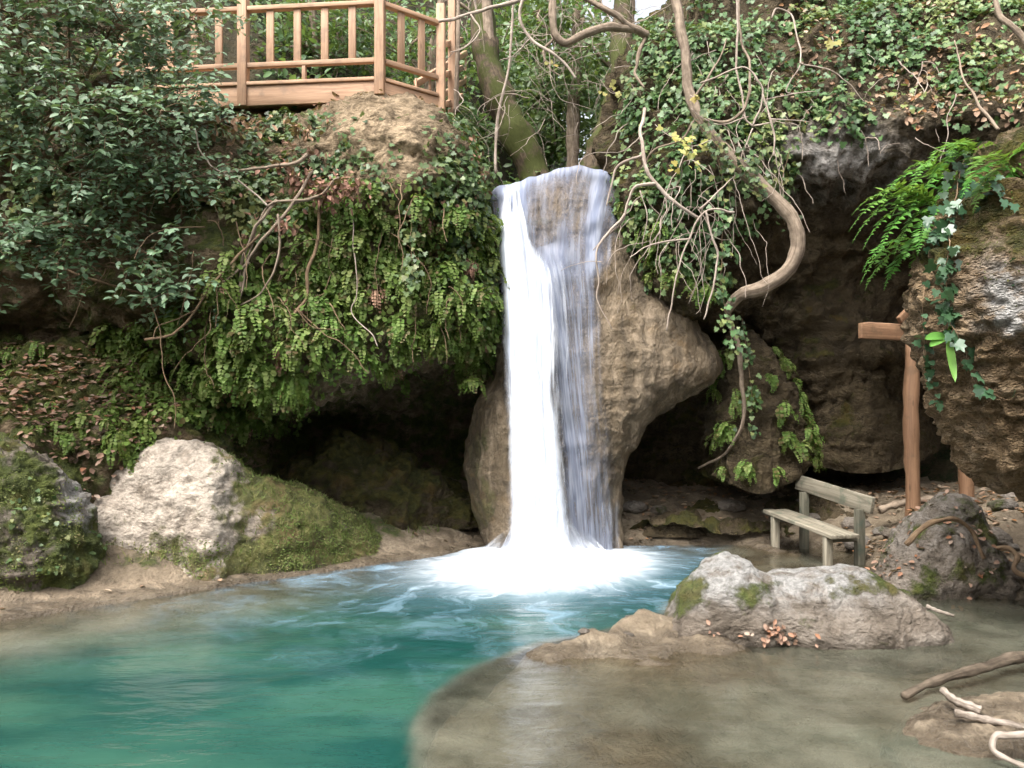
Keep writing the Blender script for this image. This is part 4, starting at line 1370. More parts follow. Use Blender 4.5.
cover("leaf_litter", "dead leaves lodged among roots on the conical bank rock", "fallen leaves", 'stump', 260, lambda c, n, px, py: patchy(c, 3, 112) * (n[:, 2] > 0), M['litter'], 'dry', (0.04, 0.08), (0.0, 0.02), 1.0, 0.2, 0.4)
cover("leaf_litter", "withered leaves caught in the ivy between the deck and the ferns", "fallen leaves", 'left', 900, lambda c, n, px, py: (py < 215) * (py > 100) * (px > 180) * (px < 480) * patchy(c, 2.2, 117, 0.0, 0.3), M['dry'], 'dry', (0.05, 0.09), (0.02, 0.12), 0.5, 0.5, 0.6)
cover("moss", "small creeping plants on the mossy flank of the pale boulder", "moss", 'paleb', 9000, lambda c, n, px, py: (smooth(200, 285, px - 0.3 * (py - 470)) + 0.7 * smooth(535, 556, py)) * (0.15 + patchy(c, 3.0, 118)), M['grass'], 'oval', (0.012, 0.035), (0.0, 0.02), 0.4, 0.1, 0.6)
cover("moss", "tiny leaves of moss on the boulder at the left edge of the pool", "moss", 'mossb', 7000, lambda c, n, px, py: (0.1 + patchy(c, 3.0, 119)) * (px < 82), M['grass'], 'oval', (0.012, 0.03), (0.0, 0.02), 0.4, 0.1, 0.6)
# grass and moss tufts on the mound
def mound(c, n, px, py):
    return inside(px, py, [(60, 572), (230, 470), (300, 470), (375, 530), (380, 545), (250, 560), (110, 575)]) * 1.0
cover("grass", "short green grass on the mossy flank of the pale boulder", "grass", 'paleb', 5200, lambda c, n, px, py: (smooth(222, 275, px - 0.25 * (py - 470)) + smooth(545, 556, py)) * (0.25 + patchy(c, 2.5, 113)), M['grass'], 'blade', (0.03, 0.085), (-0.01, 0.01), 0.0, -0.7, 0.4)
cover("grass", "low moss and grass on the left bank behind the wet shore", "grass", 'bed', 9000, lambda c, n, px, py: (bed_z(c)[1] > 0.42) * (c[:, 0] < -0.9) * (c[:, 0] > -7) * (0.15 + patchy(c, 1.8, 114)), M['grass'], 'blade', (0.03, 0.09), (-0.01, 0.01), 0.0, -0.7, 0.4)

# ------------------------------------------------------------------ ferns
def frond(mb, base, d0, length, n=13, leaf=0.05, kind='fan', droop=1.0, wfac=None, seed_r=None):
    d = unit(np.asarray(d0, float))
    p = np.array(base, float)
    pts = [p.copy()]
    step = length / n
    for i in range(n):
        d = unit(d + np.array([0, 0, -0.16 * droop]))
        p = p + d * step
        pts.append(p.copy())
    pts = np.array(pts)
    T = unit(np.gradient(pts, axis=0))
    side = unit(np.cross(T, np.array([0.02, 0.03, 1.0])) + 1e-4)
    Nn = unit(np.cross(side, T))
    Nn = np.where(Nn[:, 2:3] < 0, -Nn, Nn)
    k = np.arange(1, n + 1)
    f = k / n
    wf = np.sin(np.clip(f * 0.92 + 0.08, 0, 1) * math.pi) ** 0.6 if wfac is None else wfac(f)
    P = np.concatenate([pts[1:], pts[1:]])
    S = np.concatenate([side[1:], -side[1:]])
    Tt = np.concatenate([T[1:], T[1:]])
    NN = np.concatenate([Nn[1:], Nn[1:]])
    m = len(P)
    scatter(mb, P, unit(NN + NR.normal(0, 0.22, (m, 3))), S + Tt * 0.45 + NR.normal(0, 0.12, (m, 3)), np.maximum(np.concatenate([wf, wf]) * leaf * NR.uniform(0.8, 1.15, m), 0.004), kind, rnd=np.clip(NR.normal(0.5 if seed_r is None else seed_r, 0.14, m), 0, 1))
    return pts

def hang_fern_proto(i):
    t = MB()
    for k in range(9):
        a = NR.uniform(-1.5, 1.5)
        frond(t, (NR.normal(0, 0.03), 0, NR.normal(0, 0.03)), (math.sin(a) * 0.9, -0.75, NR.uniform(-0.5, 0.55)), NR.uniform(0.2, 0.38), 10, NR.uniform(0.045, 0.06), 'fan', NR.uniform(1.3, 2.3), seed_r=NR.uniform(0.2, 0.85))
    return t

protos = []
for i in range(5):
    o = hang_fern_proto(i).build("maidenhair_fern", M['fern'], smooth_=False)
    protos.append(o)
def fern_area_left(c, nn, px, py):
    m = inside(px, py, [(225, 250), (300, 190), (400, 175), (488, 215), (496, 330), (480, 372), (440, 356), (380, 372), (310, 390), (300, 430), (255, 425), (205, 345)])
    m2 = inside(px, py, [(110, 330), (230, 300), (260, 420), (200, 430), (130, 400)]) * 0.5
    m3 = inside(px, py, [(100, 400), (190, 410), (160, 460), (105, 450)]) * 0.3
    return (m + m2 + m3) * (nn[:, 1] < 0.2) * (0.4 + patchy(c, 1.5, 120)) * (nn[:, 2] > -0.8)
used = [False] * 5
def place_ferns(key, n, dens, label, group, smin, smax, off=0.02):
    p, nn = sample(key, n, dens)
    for q, m in zip(p, nn):
        k = R.randrange(5)
        if used[k]:
            o = protos[k].copy()
            COL.objects.link(o)
        else:
            o = protos[k]
            used[k] = True
        q = q + m * off
        o.location = tuple(q)
        az = math.atan2(m[0], -m[1])
        o.rotation_euler = (R.uniform(-0.2, 0.2), R.uniform(-0.2, 0.2), az * 0.7 + R.uniform(-0.4, 0.4))
        s = R.uniform(smin, smax)
        o.scale = (s, s, s)
        tag(o, label, "fern", group)
cover("fern_growth", "mat of small maidenhair leaflets between the hanging ferns, left of the waterfall", "ferns", 'left', 6000, fern_area_left, M['fern'], 'fan', (0.035, 0.08), (0.0, 0.16), 0.2, 1.0, 0.5)
place_ferns('left', 205, fern_area_left, "bright green maidenhair fern hanging among many on the cliff left of the waterfall", "maidenhair ferns on the cliff left of the waterfall", 0.8, 1.4)
place_ferns('left', 12, lambda c, n, px, py: inside(px, py, [(300, 440), (380, 440), (400, 490), (340, 510)]) * 1.0 + inside(px, py, [(400, 470), (425, 470), (425, 500), (400, 500)]), "small green fern growing low inside the dark hollow under the left cliff", "ferns low inside the left hollow", 0.5, 0.8)
place_ferns('left', 8, lambda c, n, px, py: inside(px, py, [(0, 335), (75, 335), (75, 375), (0, 400)]) * 1.0, "small fern clump in the earthy undercut at the far left", "ferns in the earthy undercut far left", 0.5, 0.8)
place_ferns('rib', 36, lambda c, n, px, py: (c[:, 1] < 10.62) * (py > 335) * (py < 470) * 1.0, "small leafy fern trailing on the grotto rib right of the tufa rock", "leafy ferns on the grotto rib", 0.6, 1.0, 0.04)
place_ferns('right', 16, lambda c, n, px, py: inside(px, py, [(620, 190), (650, 190), (720, 250), (710, 290), (640, 280)]) * 1.0, "green fern under the ivy at the right shoulder of the waterfall", "ferns right of the waterfall crest", 0.6, 1.0)
place_ferns('right', 9, lambda c, n, px, py: inside(px, py, [(790, 430), (860, 440), (870, 462), (800, 465)]) * 1.0, "low fern in shadow on the grotto wall above the bench", "ferns above the bench", 0.4, 0.6)
bp = []
for i in range(2):
    bp.append(hang_fern_proto(i).build("withered_fern", M['dry'], smooth_=False))
p_, n_ = sample('left', 34, lambda c, n, px, py: fern_area_left(c, n, px, py))
for i, (q, m) in enumerate(zip(p_, n_)):
    if i < 2:
        o = bp[i]
    else:
        o = bp[i % 2].copy()
        COL.objects.link(o)
    o.location = tuple(q - m * 0.01)
    o.rotation_euler = (R.uniform(-.2, .2), R.uniform(-.2, .2), math.atan2(m[0], -m[1]) * .7)
    sx = R.uniform(0.6, 1.0)
    o.scale = (sx * 0.7, sx * 0.7, sx * 1.2)
    tag(o, "withered brown fern hanging among the green ones left of the waterfall", "fern", "withered ferns left of the waterfall")
place_ferns('left', 24, lambda c, n, px, py: inside(px, py, [(20, 385), (175, 380), (180, 440), (90, 455), (20, 430)]) * 1.0, "small bright fern rooted among fallen leaves on the ledge over the left boulders", "ferns on the leafy ledge over the left boulders", 0.5, 0.9)
# a leafier one by the slab left of the fall
def lone_fern(px, py, Y, label, s=1.0, n=7):
    b = W(px, py, Y)
    t = thing("fern", label, "fern", b)
    for k in range(n):
        m = MB()
        a = NR.uniform(-1.3, 1.3)
        frond(m, b, (math.sin(a), -0.6, NR.uniform(-0.2, 0.5)), NR.uniform(0.25, 0.4) * s, int(12 * s), 0.05, 'fan', 1.6, seed_r=NR.uniform(0.3, 0.7))
        m.build("frond", M['fern'], t, smooth_=False)
lone_fern(474, 378, 9.55, "fern with pale fronds on the edge of the slab left of the waterfall", 0.9)
lone_fern(295, 372, 8.6, "largest bright fern drooping at the left lip of the dark hollow", 1.5, 16)
lone_fern(118, 430, 8.2, "bright fern between the pale boulder and the leaf covered ledge", 1.2, 9)

# polypody ferns on the near rock
def on_near(px, py, off=0.03):
    for k in range(40):
        d = Vector(((px - 512) / F, 1.0, -(py - HOR) / F)).normalized()
        h = BV['near'].ray_cast(Vector((0, 0, EYE)), d)
        if h[0] is not None:
            n = np.array(h[1])
            if n @ np.array(d) > 0:
                n = -n
            return np.array(h[0]) + n * off
        px += 4
    return W(px, py, 5.2)

def polypody(px, py, Y, label, spec):
    b = on_near(px, py, 0.02)
    t = thing("polypody_fern", label, "fern", b)
    for (ax, az, L) in spec:
        m = MB()
        pts = frond(m, b + np.array([R.uniform(-.03, .03), R.uniform(-.03, .03), 0]), (ax, -0.35 + R.uniform(-.2, .2), az), L * 1.2, 23, 0.095, 'slim', 0.45, wfac=lambda f: np.clip((1 - f) * 2.2 + 0.06, 0, 1) * np.clip(f * 8, 0.3, 1), seed_r=R.uniform(0.3, 0.7))
        m.tube(pts, 0.002, 4, rnd=0.3)
        m.build("frond", M['polypody'], t, smooth_=False)
polypody(918, 205, 5.0, "bright green polypody fern with the longest fronds reaching left off the pitted rock", [(-1, 0.75, 0.7), (-1, 0.55, 0.78), (-1, 0.4, 0.75), (-1, 0.25, 0.7), (-1, 0.1, 0.62), (-0.9, -0.15, 0.5), (-0.8, 0.8, 0.55), (-0.7, -0.4, 0.45), (-1, .65, .6)])
polypody(912, 245, 5.05, "polypody fern at the lowest spot on the left face of the pitted rock", [(-1, 0.45, 0.6), (-1, 0.3, 0.66), (-1, 0.1, 0.58), (-0.9, -0.2, 0.45), (-.6, .3, .4), (-.3, -.6, .35)])
polypody(935, 178, 4.9, "polypody fern on the top left shoulder of the pitted rock", [(-1, 0.5, 0.75), (-1, .3, .75), (-0.6, 0.6, 0.5), (-0.9, 0.15, 0.6), (0.4, 0.5, 0.4), (-.3, -.3, .4), (-.6, -.2, .5)])
polypody(1008, 165, 4.8, "polypody fern on top of the pitted rock beside the picture edge", [(0.8, 0.3, 0.4), (-0.7, 0.4, 0.5), (0.3, 0.5, 0.4), (-0.5, -0.1, 0.45), (.6, -.2, .4), (-.9, .2, .5), (.1, -.4, .35)])
polypody(970, 155, 4.95, "polypody fern in the middle of the fern row topping the pitted rock", [(-0.8, 0.5, 0.6), (-0.5, 0.4, 0.5), (0.5, 0.4, 0.4), (-0.2, -0.3, 0.4), (-1, .3, .65), (-.9, .1, .55)])

# hart's tongue
def tongue(px, py, Y):
    b, nn = cast(px, py, ('near',))
    b = b + nn * 0.02
    t = thing("tongue_fern", "plant with broad light green strap leaves on the face of the pitted rock", "plant", b)
    for (ax, az, L) in ((-1, 0.15, 0.26), (-0.9, -0.12, 0.22), (0.9, 0.05, 0.2), (0.6, 0.5, 0.18), (-0.1, -0.9, 0.3), (0.15, 0.75, 0.2), (.75, .3, .22)):
        m = MB()
        n = 12
        f = np.linspace(0, 1, n)
        d = unit(np.array([ax, -0.45, az]))
        pts = b + np.outer(f * L, d) + np.outer(f ** 2 * L, np.array([0, -0.05, -0.25]))
        T = unit(np.gradient(pts, axis=0))
        S = unit(np.cross(T, np.array([0, -1.0, 0.35])))
        wv = 0.032 * np.sin(np.clip(f * 0.95 + 0.05, 0, 1) * math.pi) ** 0.6
        Nn = np.cross(S, T)
        V = np.concatenate([pts - S * wv[:, None] + Nn * 0.006, pts, pts + S * wv[:, None] + Nn * 0.006])
        i = np.arange(n - 1)
        m.add(V, np.concatenate([np.stack([i, i + 1, n + i + 1, n + i], 1), np.stack([n + i, n + i + 1, 2 * n + i + 1, 2 * n + i], 1)]))
        m.build("leaf", M['tongue'], t)
tongue(950, 338, 5.0)

# ------------------------------------------------------------------ shrubs
def twig_path(p, d, L, n=7, droop=0.1, wig=0.15):
    pts = [np.array(p, float)]
    d = unit(np.asarray(d, float))
    for i in range(n):
        d = unit(d + NR.normal(0, wig, 3) + np.array([0, 0, -droop]))
        pts.append(pts[-1] + d * L / n)
    return np.array(pts)

def shrub(label, base, ends, ntw, lsz, mat, spread=0.35, name="evergreen_shrub", nleaf=12, kind='oval', lmin=0.3):
    """base: trunk foot; ends: crown centres with radii (world xyz, r)"""
    t = thing(name, label, "shrub", base)
    st = MB()
    fo = MB()
    for (c, r) in ends:
        c = np.asarray(c, float)
        b = np.asarray(base, float)
        mid = (b + c) / 2 + NR.normal(0, 0.12, 3)
        path = catmull(np.array([b, mid, c]), 12)
        st.tube(path, np.linspace(0.025, 0.01, 12), 6)
        for k in range(int(ntw * r * r)):
            d = unit(NR.normal(0, 1, 3) * np.array([1, 0.8, 0.7]) + np.array([0, -0.3, 0.1]))
            s = c + d * r * NR.uniform(0.1, 0.75) * np.array([1, .8, .8])
            tp = twig_path(s, d + np.array([0, -0.1, 0.1]), NR.uniform(lmin, lmin + 0.25), 7, 0.1, 0.2)
            if k % 3 == 0:
                st.tube(catmull(np.array([c + NR.normal(0, .1, 3), (c + s) / 2, s]), 5), np.linspace(0.008, 0.004, 5), 4)
            st.tube(tp, np.linspace(0.004, 0.0015, len(tp)), 4, cap=False)
            q = catmull(tp, nleaf)
            T = unit(np.gradient(q, axis=0))
            sd = unit(np.cross(T, np.array([0, 0, 1.0])))
            sg = np.where(np.arange(nleaf) % 2, 1, -1)[:, None]
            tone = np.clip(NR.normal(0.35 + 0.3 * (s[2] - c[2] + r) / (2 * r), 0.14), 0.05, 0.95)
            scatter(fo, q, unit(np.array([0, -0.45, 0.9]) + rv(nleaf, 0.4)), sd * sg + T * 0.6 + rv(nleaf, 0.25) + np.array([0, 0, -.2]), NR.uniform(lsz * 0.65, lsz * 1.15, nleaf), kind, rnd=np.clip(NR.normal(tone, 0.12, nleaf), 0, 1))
    st.build("stem", M['root'], t)
    fo.build("foliage", mat, t, smooth_=False)
    return t

def C_(px, py, Y, r):
    return (W(px, py, Y), r)

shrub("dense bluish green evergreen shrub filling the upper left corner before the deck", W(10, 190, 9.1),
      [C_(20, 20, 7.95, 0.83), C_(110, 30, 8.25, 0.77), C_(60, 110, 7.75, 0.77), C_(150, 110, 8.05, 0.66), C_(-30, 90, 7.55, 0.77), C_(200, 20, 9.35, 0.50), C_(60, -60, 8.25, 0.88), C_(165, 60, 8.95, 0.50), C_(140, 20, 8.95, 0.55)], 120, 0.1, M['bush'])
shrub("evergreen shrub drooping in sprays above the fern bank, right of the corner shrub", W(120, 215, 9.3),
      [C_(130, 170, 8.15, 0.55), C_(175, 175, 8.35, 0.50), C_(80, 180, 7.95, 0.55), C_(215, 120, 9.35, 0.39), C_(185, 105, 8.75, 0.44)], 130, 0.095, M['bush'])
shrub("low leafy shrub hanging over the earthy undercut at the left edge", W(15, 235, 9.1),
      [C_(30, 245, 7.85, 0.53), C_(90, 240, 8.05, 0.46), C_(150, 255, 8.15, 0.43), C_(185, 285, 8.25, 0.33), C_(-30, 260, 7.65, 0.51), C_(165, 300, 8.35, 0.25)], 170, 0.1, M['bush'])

# ------------------------------------------------------------------ climbing and bare stems
def px_path(pts, n=None, wig=0.0):
    C = np.array([W(*p) for p in pts])
    n = n or max(12, 6 * len(pts))
    Q = catmull(C, n)
    if wig:
        Q = Q + wig * np.stack([fbm(Q + k * 9.1, 4.0, 2, 60 + k) for k in range(3)], 1)
    return Q

# the crooked tree on the right of the fall
def crooked_tree():
    pts = [(672, -60, 9.6), (676, 0, 9.5), (684, 45, 9.35), (690, 95, 9.25), (706, 128, 9.2), (738, 165, 9.1), (768, 192, 9.1), (789, 214, 9.05), (797, 240, 9.05), (789, 268, 9.1), (766, 286, 9.15), (738, 296, 9.3), (728, 312, 9.5)]
    Q = px_path(pts, 70, 0.02)
    rad = np.interp(np.linspace(0, 1, 70), [0, .35, .6, .85, 1], [0.06, 0.066, 0.085, 0.085, 0.055])
    t = thing("crooked_tree", "crooked bare tree hooking down beside the grotto, right of the fall", "tree", Q[-1])
    m = MB()
    m.tube(Q, rad, 12)
    m.build("trunk", M['bark'], t)
    for pp, r0, r1 in [
        ([(728, 312, 9.5), (737, 345, 9.6), (744, 400, 9.8), (740, 432, 9.9), (722, 455, 10.3), (700, 468, 10.8)], 0.034, 0.014),
        ([(700, 120, 9.2), (725, 122, 9.1), (742, 112, 9.0), (750, 70, 9.1), (738, 20, 9.3), (740, -30, 9.5)], 0.02, 0.012),
        ([(694, 100, 9.2), (712, 70, 9.1), (728, 40, 9.2)], 0.016, 0.008),
        ([(696, 118, 9.2), (680, 140, 9.2), (655, 150, 9.3), (640, 170, 9.4)], 0.016, 0.008)]:
        m = MB()
        q = px_path(pp, 40, 0.03)
        m.tube(q, np.linspace(r0, r1, 40), 7)
        m.build("branch", M['bark'], t)
crooked_tree()

def bare_branch(name, label, mat, paths, group=None, wig=0.03):
    Q0 = px_path(paths[0][0], 40, wig)
    t = thing(name, label, "branch", Q0[0], group)
    for i, (pp, r0, r1) in enumerate(paths):
        m = MB()
        q = Q0 if i == 0 else px_path(pp, max(16, 7 * len(pp)), wig)
        m.tube(q, np.linspace(r0, r1, len(q)), 7)
        lim = m.build("limb", mat, t) if i == 0 else lim
        if i:
            m.build("twig", mat, lim)
    return t

bare_branch("bare_branch", "thick grey bent branch arching across the gap above the waterfall", M['bark'],
  [([(548, -40, 9.8), (552, 5, 9.7), (555, 30, 9.7), (566, 42, 9.7), (585, 34, 9.7), (606, 26, 9.8), (630, 28, 9.9), (648, 36, 10)], 0.05, 0.055),
   ([(540, -30, 9.8), (590, 2, 9.8), (615, 14, 9.8), (634, 30, 9.9)], 0.03, 0.035),
   ([(646, 36, 10), (638, 60, 9.9), (634, 75, 9.9), (645, 88, 9.8)], 0.03, 0.012),
   ([(556, 36, 9.7), (545, 50, 9.7), (548, 68, 9.6), (560, 76, 9.6)], 0.018, 0.009)])
bare_branch("bare_branch", "pale branch sloping down from the deck corner over the gap", M['vine'],
  [([(438, 22, 10), (470, 14, 9.9), (500, 6, 9.8), (540, -8, 9.8)], 0.02, 0.024), ([(470, 14, 9.9), (480, 30, 9.8), (470, 45, 9.8), (450, 52, 9.9)], 0.013, 0.006), ([(476, 12, 9.9), (470, -20, 9.9)], .015, .012)])
bare_branch("bare_branch", "pale zigzag branch hanging over the gap left of the arched branch", M['vine'],
  [([(525, -10, 9.6), (520, 20, 9.6), (530, 38, 9.6), (548, 52, 9.5), (566, 66, 9.5), (574, 78, 9.5)], 0.02, 0.014), ([(530, 38, 9.6), (515, 55, 9.6), (500, 60, 9.7)], 0.009, 0.004), ([(548, 52, 9.5), (556, 95, 9.5), (590, 110, 9.6)], 0.006, 0.003)])
bare_branch("bare_branch", "forked bare branch reaching left across the top of the fall", M['vine'],
  [([(700, 218, 9.0), (672, 200, 8.95), (655, 184, 8.95), (645, 165, 9.0), (641, 135, 9.2), (645, 110, 9.5)], 0.02, 0.022),
   ([(655, 184, 8.95), (635, 188, 8.9), (629, 202, 8.9), (622, 222, 8.9), (608, 235, 8.85), (595, 250, 8.8)], 0.02, 0.006),
   ([(625, 214, 8.9), (605, 238, 8.8), (598, 255, 8.8), (600, 280, 8.8), (598, 300, 8.8), (612, 330, 8.8)], 0.014, 0.005),
   ([(641, 155, 9.1), (620, 165, 9.1), (612, 185, 9.1), (606, 205, 9.1)], 0.016, 0.007),
   ([(640, 192, 8.9), (648, 215, 8.9), (642, 245, 8.9)], 0.008, 0.004),
   ([(604, 262, 8.8), (585, 262, 8.75), (560, 272, 8.75)], 0.005, 0.002)])
bare_branch("bare_branch", "long bare branch drooping across the ivy to the right of the fall", M['vine'],
  [([(735, 212, 8.95), (705, 212, 8.95), (690, 238, 8.95), (680, 262, 8.95), (672, 290, 8.95), (668, 330, 8.95)], 0.012, 0.008),
   ([(700, 210, 8.95), (720, 190, 8.95), (735, 175, 9)], 0.012, 0.006),
   ([(705, 212, 8.95), (716, 250, 8.95), (714, 290, 8.95), (703, 320, 8.95)], 0.014, 0.009),
   ([(690, 238, 8.95), (650, 245, 8.95), (630, 256, 8.9)], 0.012, 0.005)])
bare_branch("bare_branch", "white squiggling bare branch in the ivy above the crooked tree", M['vine'],
  [([(735, -20, 9.2), (738, 30, 9.15), (736, 60, 9.1), (740, 90, 9.05), (745, 118, 9.0), (752, 128, 9.0)], 0.013, 0.011),
   ([(752, 128, 9), (762, 100, 8.95), (758, 80, 8.95), (748, 68, 8.95), (735, 70, 9.), (700, 82, 9.1)], 0.012, 0.01),
   ([(762, 95, 8.95), (770, 115, 8.9), (773, 130, 8.9), (773, 155, 8.9)], 0.013, 0.009),
   ([(752, 128, 9), (765, 124, 8.95), (776, 122, 8.95)], 0.01, 0.007),
   ([(752, 130, 9), (742, 150, 9), (738, 162, 9)], 0.009, 0.006),
   ([(748, 118, 9), (730, 124, 9), (712, 124, 9.05), (690, 108, 9.1)], 0.009, 0.005),
   ([(766, 100, 8.95), (785, 95, 8.9), (806, 92, 8.9)], 0.009, 0.004),
   ([(770, 118, 8.9), (790, 118, 8.9), (810, 122, 8.9)], 0.009, 0.003)])
bare_branch("bare_branch", "white looping twig on the ivy slope over the grotto brow", M['vine'],
  [([(772, 20, 9.3), (778, 10, 9.3), (790, 14, 9.3), (794, 28, 9.2), (800, 50, 9.1), (800, 66, 9.0), (790, 78, 9.0), (787, 92, 9.0), (800, 95, 9.0), (815, 92, 9)], 0.011, 0.006),
   ([(800, 62, 9), (830, 70, 9.0), (848, 82, 9), (866, 102, 9)], 0.009, 0.004)])
bare_branch("bare_branch", "slender grey branch sweeping down the slope by the top right corner", M['bark'],
  [([(985, -20, 8.2), (1000, 8, 8.1), (1015, 28, 8.0), (1040, 60, 7.9)], 0.022, 0.03)])
bare_branch("bare_branch", "dark thin branch lying down the slope above the pitted rock", M['bark'],
  [([(955, 40, 8.9), (962, 70, 8.7), (972, 95, 8.5), (990, 118, 8.3), (1000, 128, 8.2)], 0.008, 0.018)])
bare_branch("bare_branch", "dry branch bundle with withered leaves arching over the left ferns", M['bark'],
  [([(312, 170, 8.5), (298, 195, 8.4), (285, 215, 8.35), (262, 240, 8.3), (248, 262, 8.3), (240, 300, 8.3)], 0.02, 0.01),
   ([(340, 178, 8.5), (310, 200, 8.4), (270, 205, 8.35), (250, 250, 8.3), (235, 310, 8.3)], 0.018, 0.007),
   ([(278, 200, 8.4), (258, 225, 8.3), (246, 250, 8.3), (240, 270, 8.3), (238, 300, 8.3)], 0.02, 0.012),
   ([(278, 215, 8.3), (280, 245, 8.3), (276, 270, 8.3), (262, 290, 8.3), (240, 305, 8.3)], 0.014, 0.008),
   ([(290, 205, 8.4), (320, 195, 8.4), (335, 180, 8.4)], 0.015, 0.008),
   ([(250, 262, 8.3), (215, 285, 8.2), (170, 292, 8.1), (150, 300, 8.1)], 0.012, 0.007)])
bare_branch("bare_branch", "pale thin branch curving down through the ivy left of the bundle", M['vine'],
  [([(195, 130, 8.4), (200, 150, 8.4), (215, 168, 8.35), (240, 182, 8.3), (258, 195, 8.3), (268, 206, 8.3)], 0.007, 0.011)])
bare_branch("bare_branch", "crooked grey branch lying level under the deck rock", M['bark'],
  [([(180, 178, 8.5), (230, 172, 8.45), (270, 165, 8.4), (295, 163, 8.4), (308, 155, 8.4)], 0.008, 0.024)])
bare_branch("bare_branch", "brown branch pointing down left among the hanging shrubs", M['root'],
  [([(260, 235, 8.3), (220, 275, 8.2), (195, 310, 8.1), (175, 332, 8.05), (145, 340, 8)], 0.012, 0.014), ([(195, 310, 8.1), (160, 325, 8.05), (152, 340, 8)], .008, .004)])
bare_branch("bare_branch", "winding brown stem through the bright ferns above the hollow", M['root'],
  [([(320, 200, 8.6), (318, 235, 8.55), (308, 270, 8.5), (308, 295, 8.5), (295, 315, 8.45), (280, 330, 8.45), (285, 350, 8.45)], 0.02, 0.012),
   ([(300, 310, 8.45), (325, 335, 8.4), (345, 345, 8.4), (370, 375, 8.4)], 0.008, 0.005),
   ([(297, 308, 8.45), (315, 328, 8.4), (340, 330, 8.4)], 0.006, 0.003)])
bare_branch("bare_branch", "thin pale vine dangling beside the dark hollow mouth", M['vine'],
  [([(350, 205, 8.7), (354, 250, 8.6), (356, 290, 8.6), (352, 312, 8.55), (370, 330, 8.5), (378, 345, 8.5)], 0.006, 0.007)])
bare_branch("bare_branch", "bare hanging twig dropping past the ferns to the pale boulder", M['root'],
  [([(150, 300, 8), (160, 335, 8), (165, 375, 8), (175, 400, 8.), (174, 430, 8.)], 0.006, 0.004)])

# hanging thin vines: many alike
def vines(n, poly, keys, label, group, lmin, lmax, mat):
    poly = np.array(poly, float)
    lo, hi = poly.min(0), poly.max(0)
    k = 0
    while k < n:
        x, y = NR.uniform(lo[0], hi[0]), NR.uniform(lo[1], hi[1])
        if not inside(np.array([x]), np.array([y]), poly)[0]:
            continue
        p, nn = cast(x, y, keys)
        L = NR.uniform(lmin, lmax)
        m = MB()
        n_ = 18
        pts = [p + nn * 0.12]
        d = unit(np.array([NR.normal(0, 0.5), -0.3, NR.uniform(-1, 0.1)]))
        for i in range(n_):
            d = unit(d + NR.normal(0, 0.2, 3) * np.array([1, .5, 1]) + np.array([0, 0, -0.12]))
            pts.append(pts[-1] + d * L / n_)
        r0 = NR.uniform(0.003, 0.009)
        m.tube(catmull(np.array(pts), 40), np.linspace(r0, r0 * 0.5, 40), 5)
        o = m.build("hanging_vine", mat)
        tag(o, label, "vine", group)
        k += 1
vines(76, [(625, 60), (700, 20), (760, 40), (800, 100), (790, 170), (720, 260), (640, 250)], ('right',), "thin bare vine hanging in the tangle on the ivy wall right of the fall", "thin vines tangled on the ivy wall", 0.5, 1.5, M['vine'])
vines(36, [(200, 180), (300, 170), (480, 190), (490, 300), (300, 330), (190, 290)], ('left',), "thin dry vine hanging among the ferns left of the fall", "thin vines among the left ferns", 0.3, 1.1, M['root'])
vines(22, [(60, 150), (200, 160), (230, 290), (100, 280)], ('left',), "brown rootlet hanging under the shrubs on the left cliff", "rootlets under the left shrubs", 0.4, 1.0, M['root'])
vines(16, [(800, 70), (990, 60), (960, 130), (830, 150)], ('right',), "fine vine trailing over the brow of the grotto", "fine vines over the grotto brow", 0.4, 1.0, M['vine'])

# ivy strands with leaves
def ivy_strand(label, pts, lsz, mat, r=0.005, dens=26, spread=0.05, group=None, stemmat=None):
    if mat is M['ivydark']:
        Q = catmull(np.array([on_near(p[0], p[1], 0.05) for p in pts]), 50)
        Q = np.array([on_near(512 + q[0] / q[1] * F, HOR - (q[2] - EYE) / q[1] * F, 0.045) for q in Q])
        Q[1:-1] = (Q[:-2] + Q[1:-1] + Q[2:]) / 3
    else:
        Q = px_path(pts, 50, 0.015)
    t = thing("ivy_strand", label, "ivy", Q[0], group)
    m = MB()
    m.tube(Q, np.linspace(r, r * 0.5, 50), 5)
    m.build("stem", stemmat or M['root'], t)
    L = np.linalg.norm(np.diff(Q, axis=0), axis=1).sum()
    n = int(L * dens)
    idx = NR.uniform(0, 49, n)
    P = np.stack([np.interp(idx, np.arange(50), Q[:, k]) for k in range(3)], 1) + NR.normal(0, spread, (n, 3)) * np.array([1, 0.5, 0.8]) + np.array([0, -0.02, 0])
    m = MB()
    scatter(m, P, unit(np.array([0, -1.0, 0.45]) + rv(n, 0.35)), np.array([0, -0.2, -1.0]) + rv(n, 0.5), NR.uniform(lsz * 0.6, lsz * 1.15, n), 'ivy')
    m.build("leaves", mat, t, smooth_=False)
ivy_strand("ivy strand with large dark leaves hanging down the middle of the pitted rock", [(975, 155, 4.85), (962, 200, 4.82), (952, 240, 4.8), (950, 285, 4.82), (955, 315, 4.85)], 0.1, M['ivydark'], 0.006, 42, 0.06)
ivy_strand("ivy strand of dark leaves crossing the pitted rock near its top", [(1010, 200, 4.85), (985, 190, 4.82), (960, 210, 4.82), (940, 240, 4.85)], 0.085, M['ivydark'], 0.006, 34, 0.06)
ivy_strand("ivy strand with few large leaves low on the pitted rock below the strap leaves", [(958, 320, 4.9), (968, 350, 4.88), (972, 370, 4.87), (1000, 388, 4.85), (1024, 392, 4.82)], 0.1, M['ivydark'], 0.004, 15, 0.03)
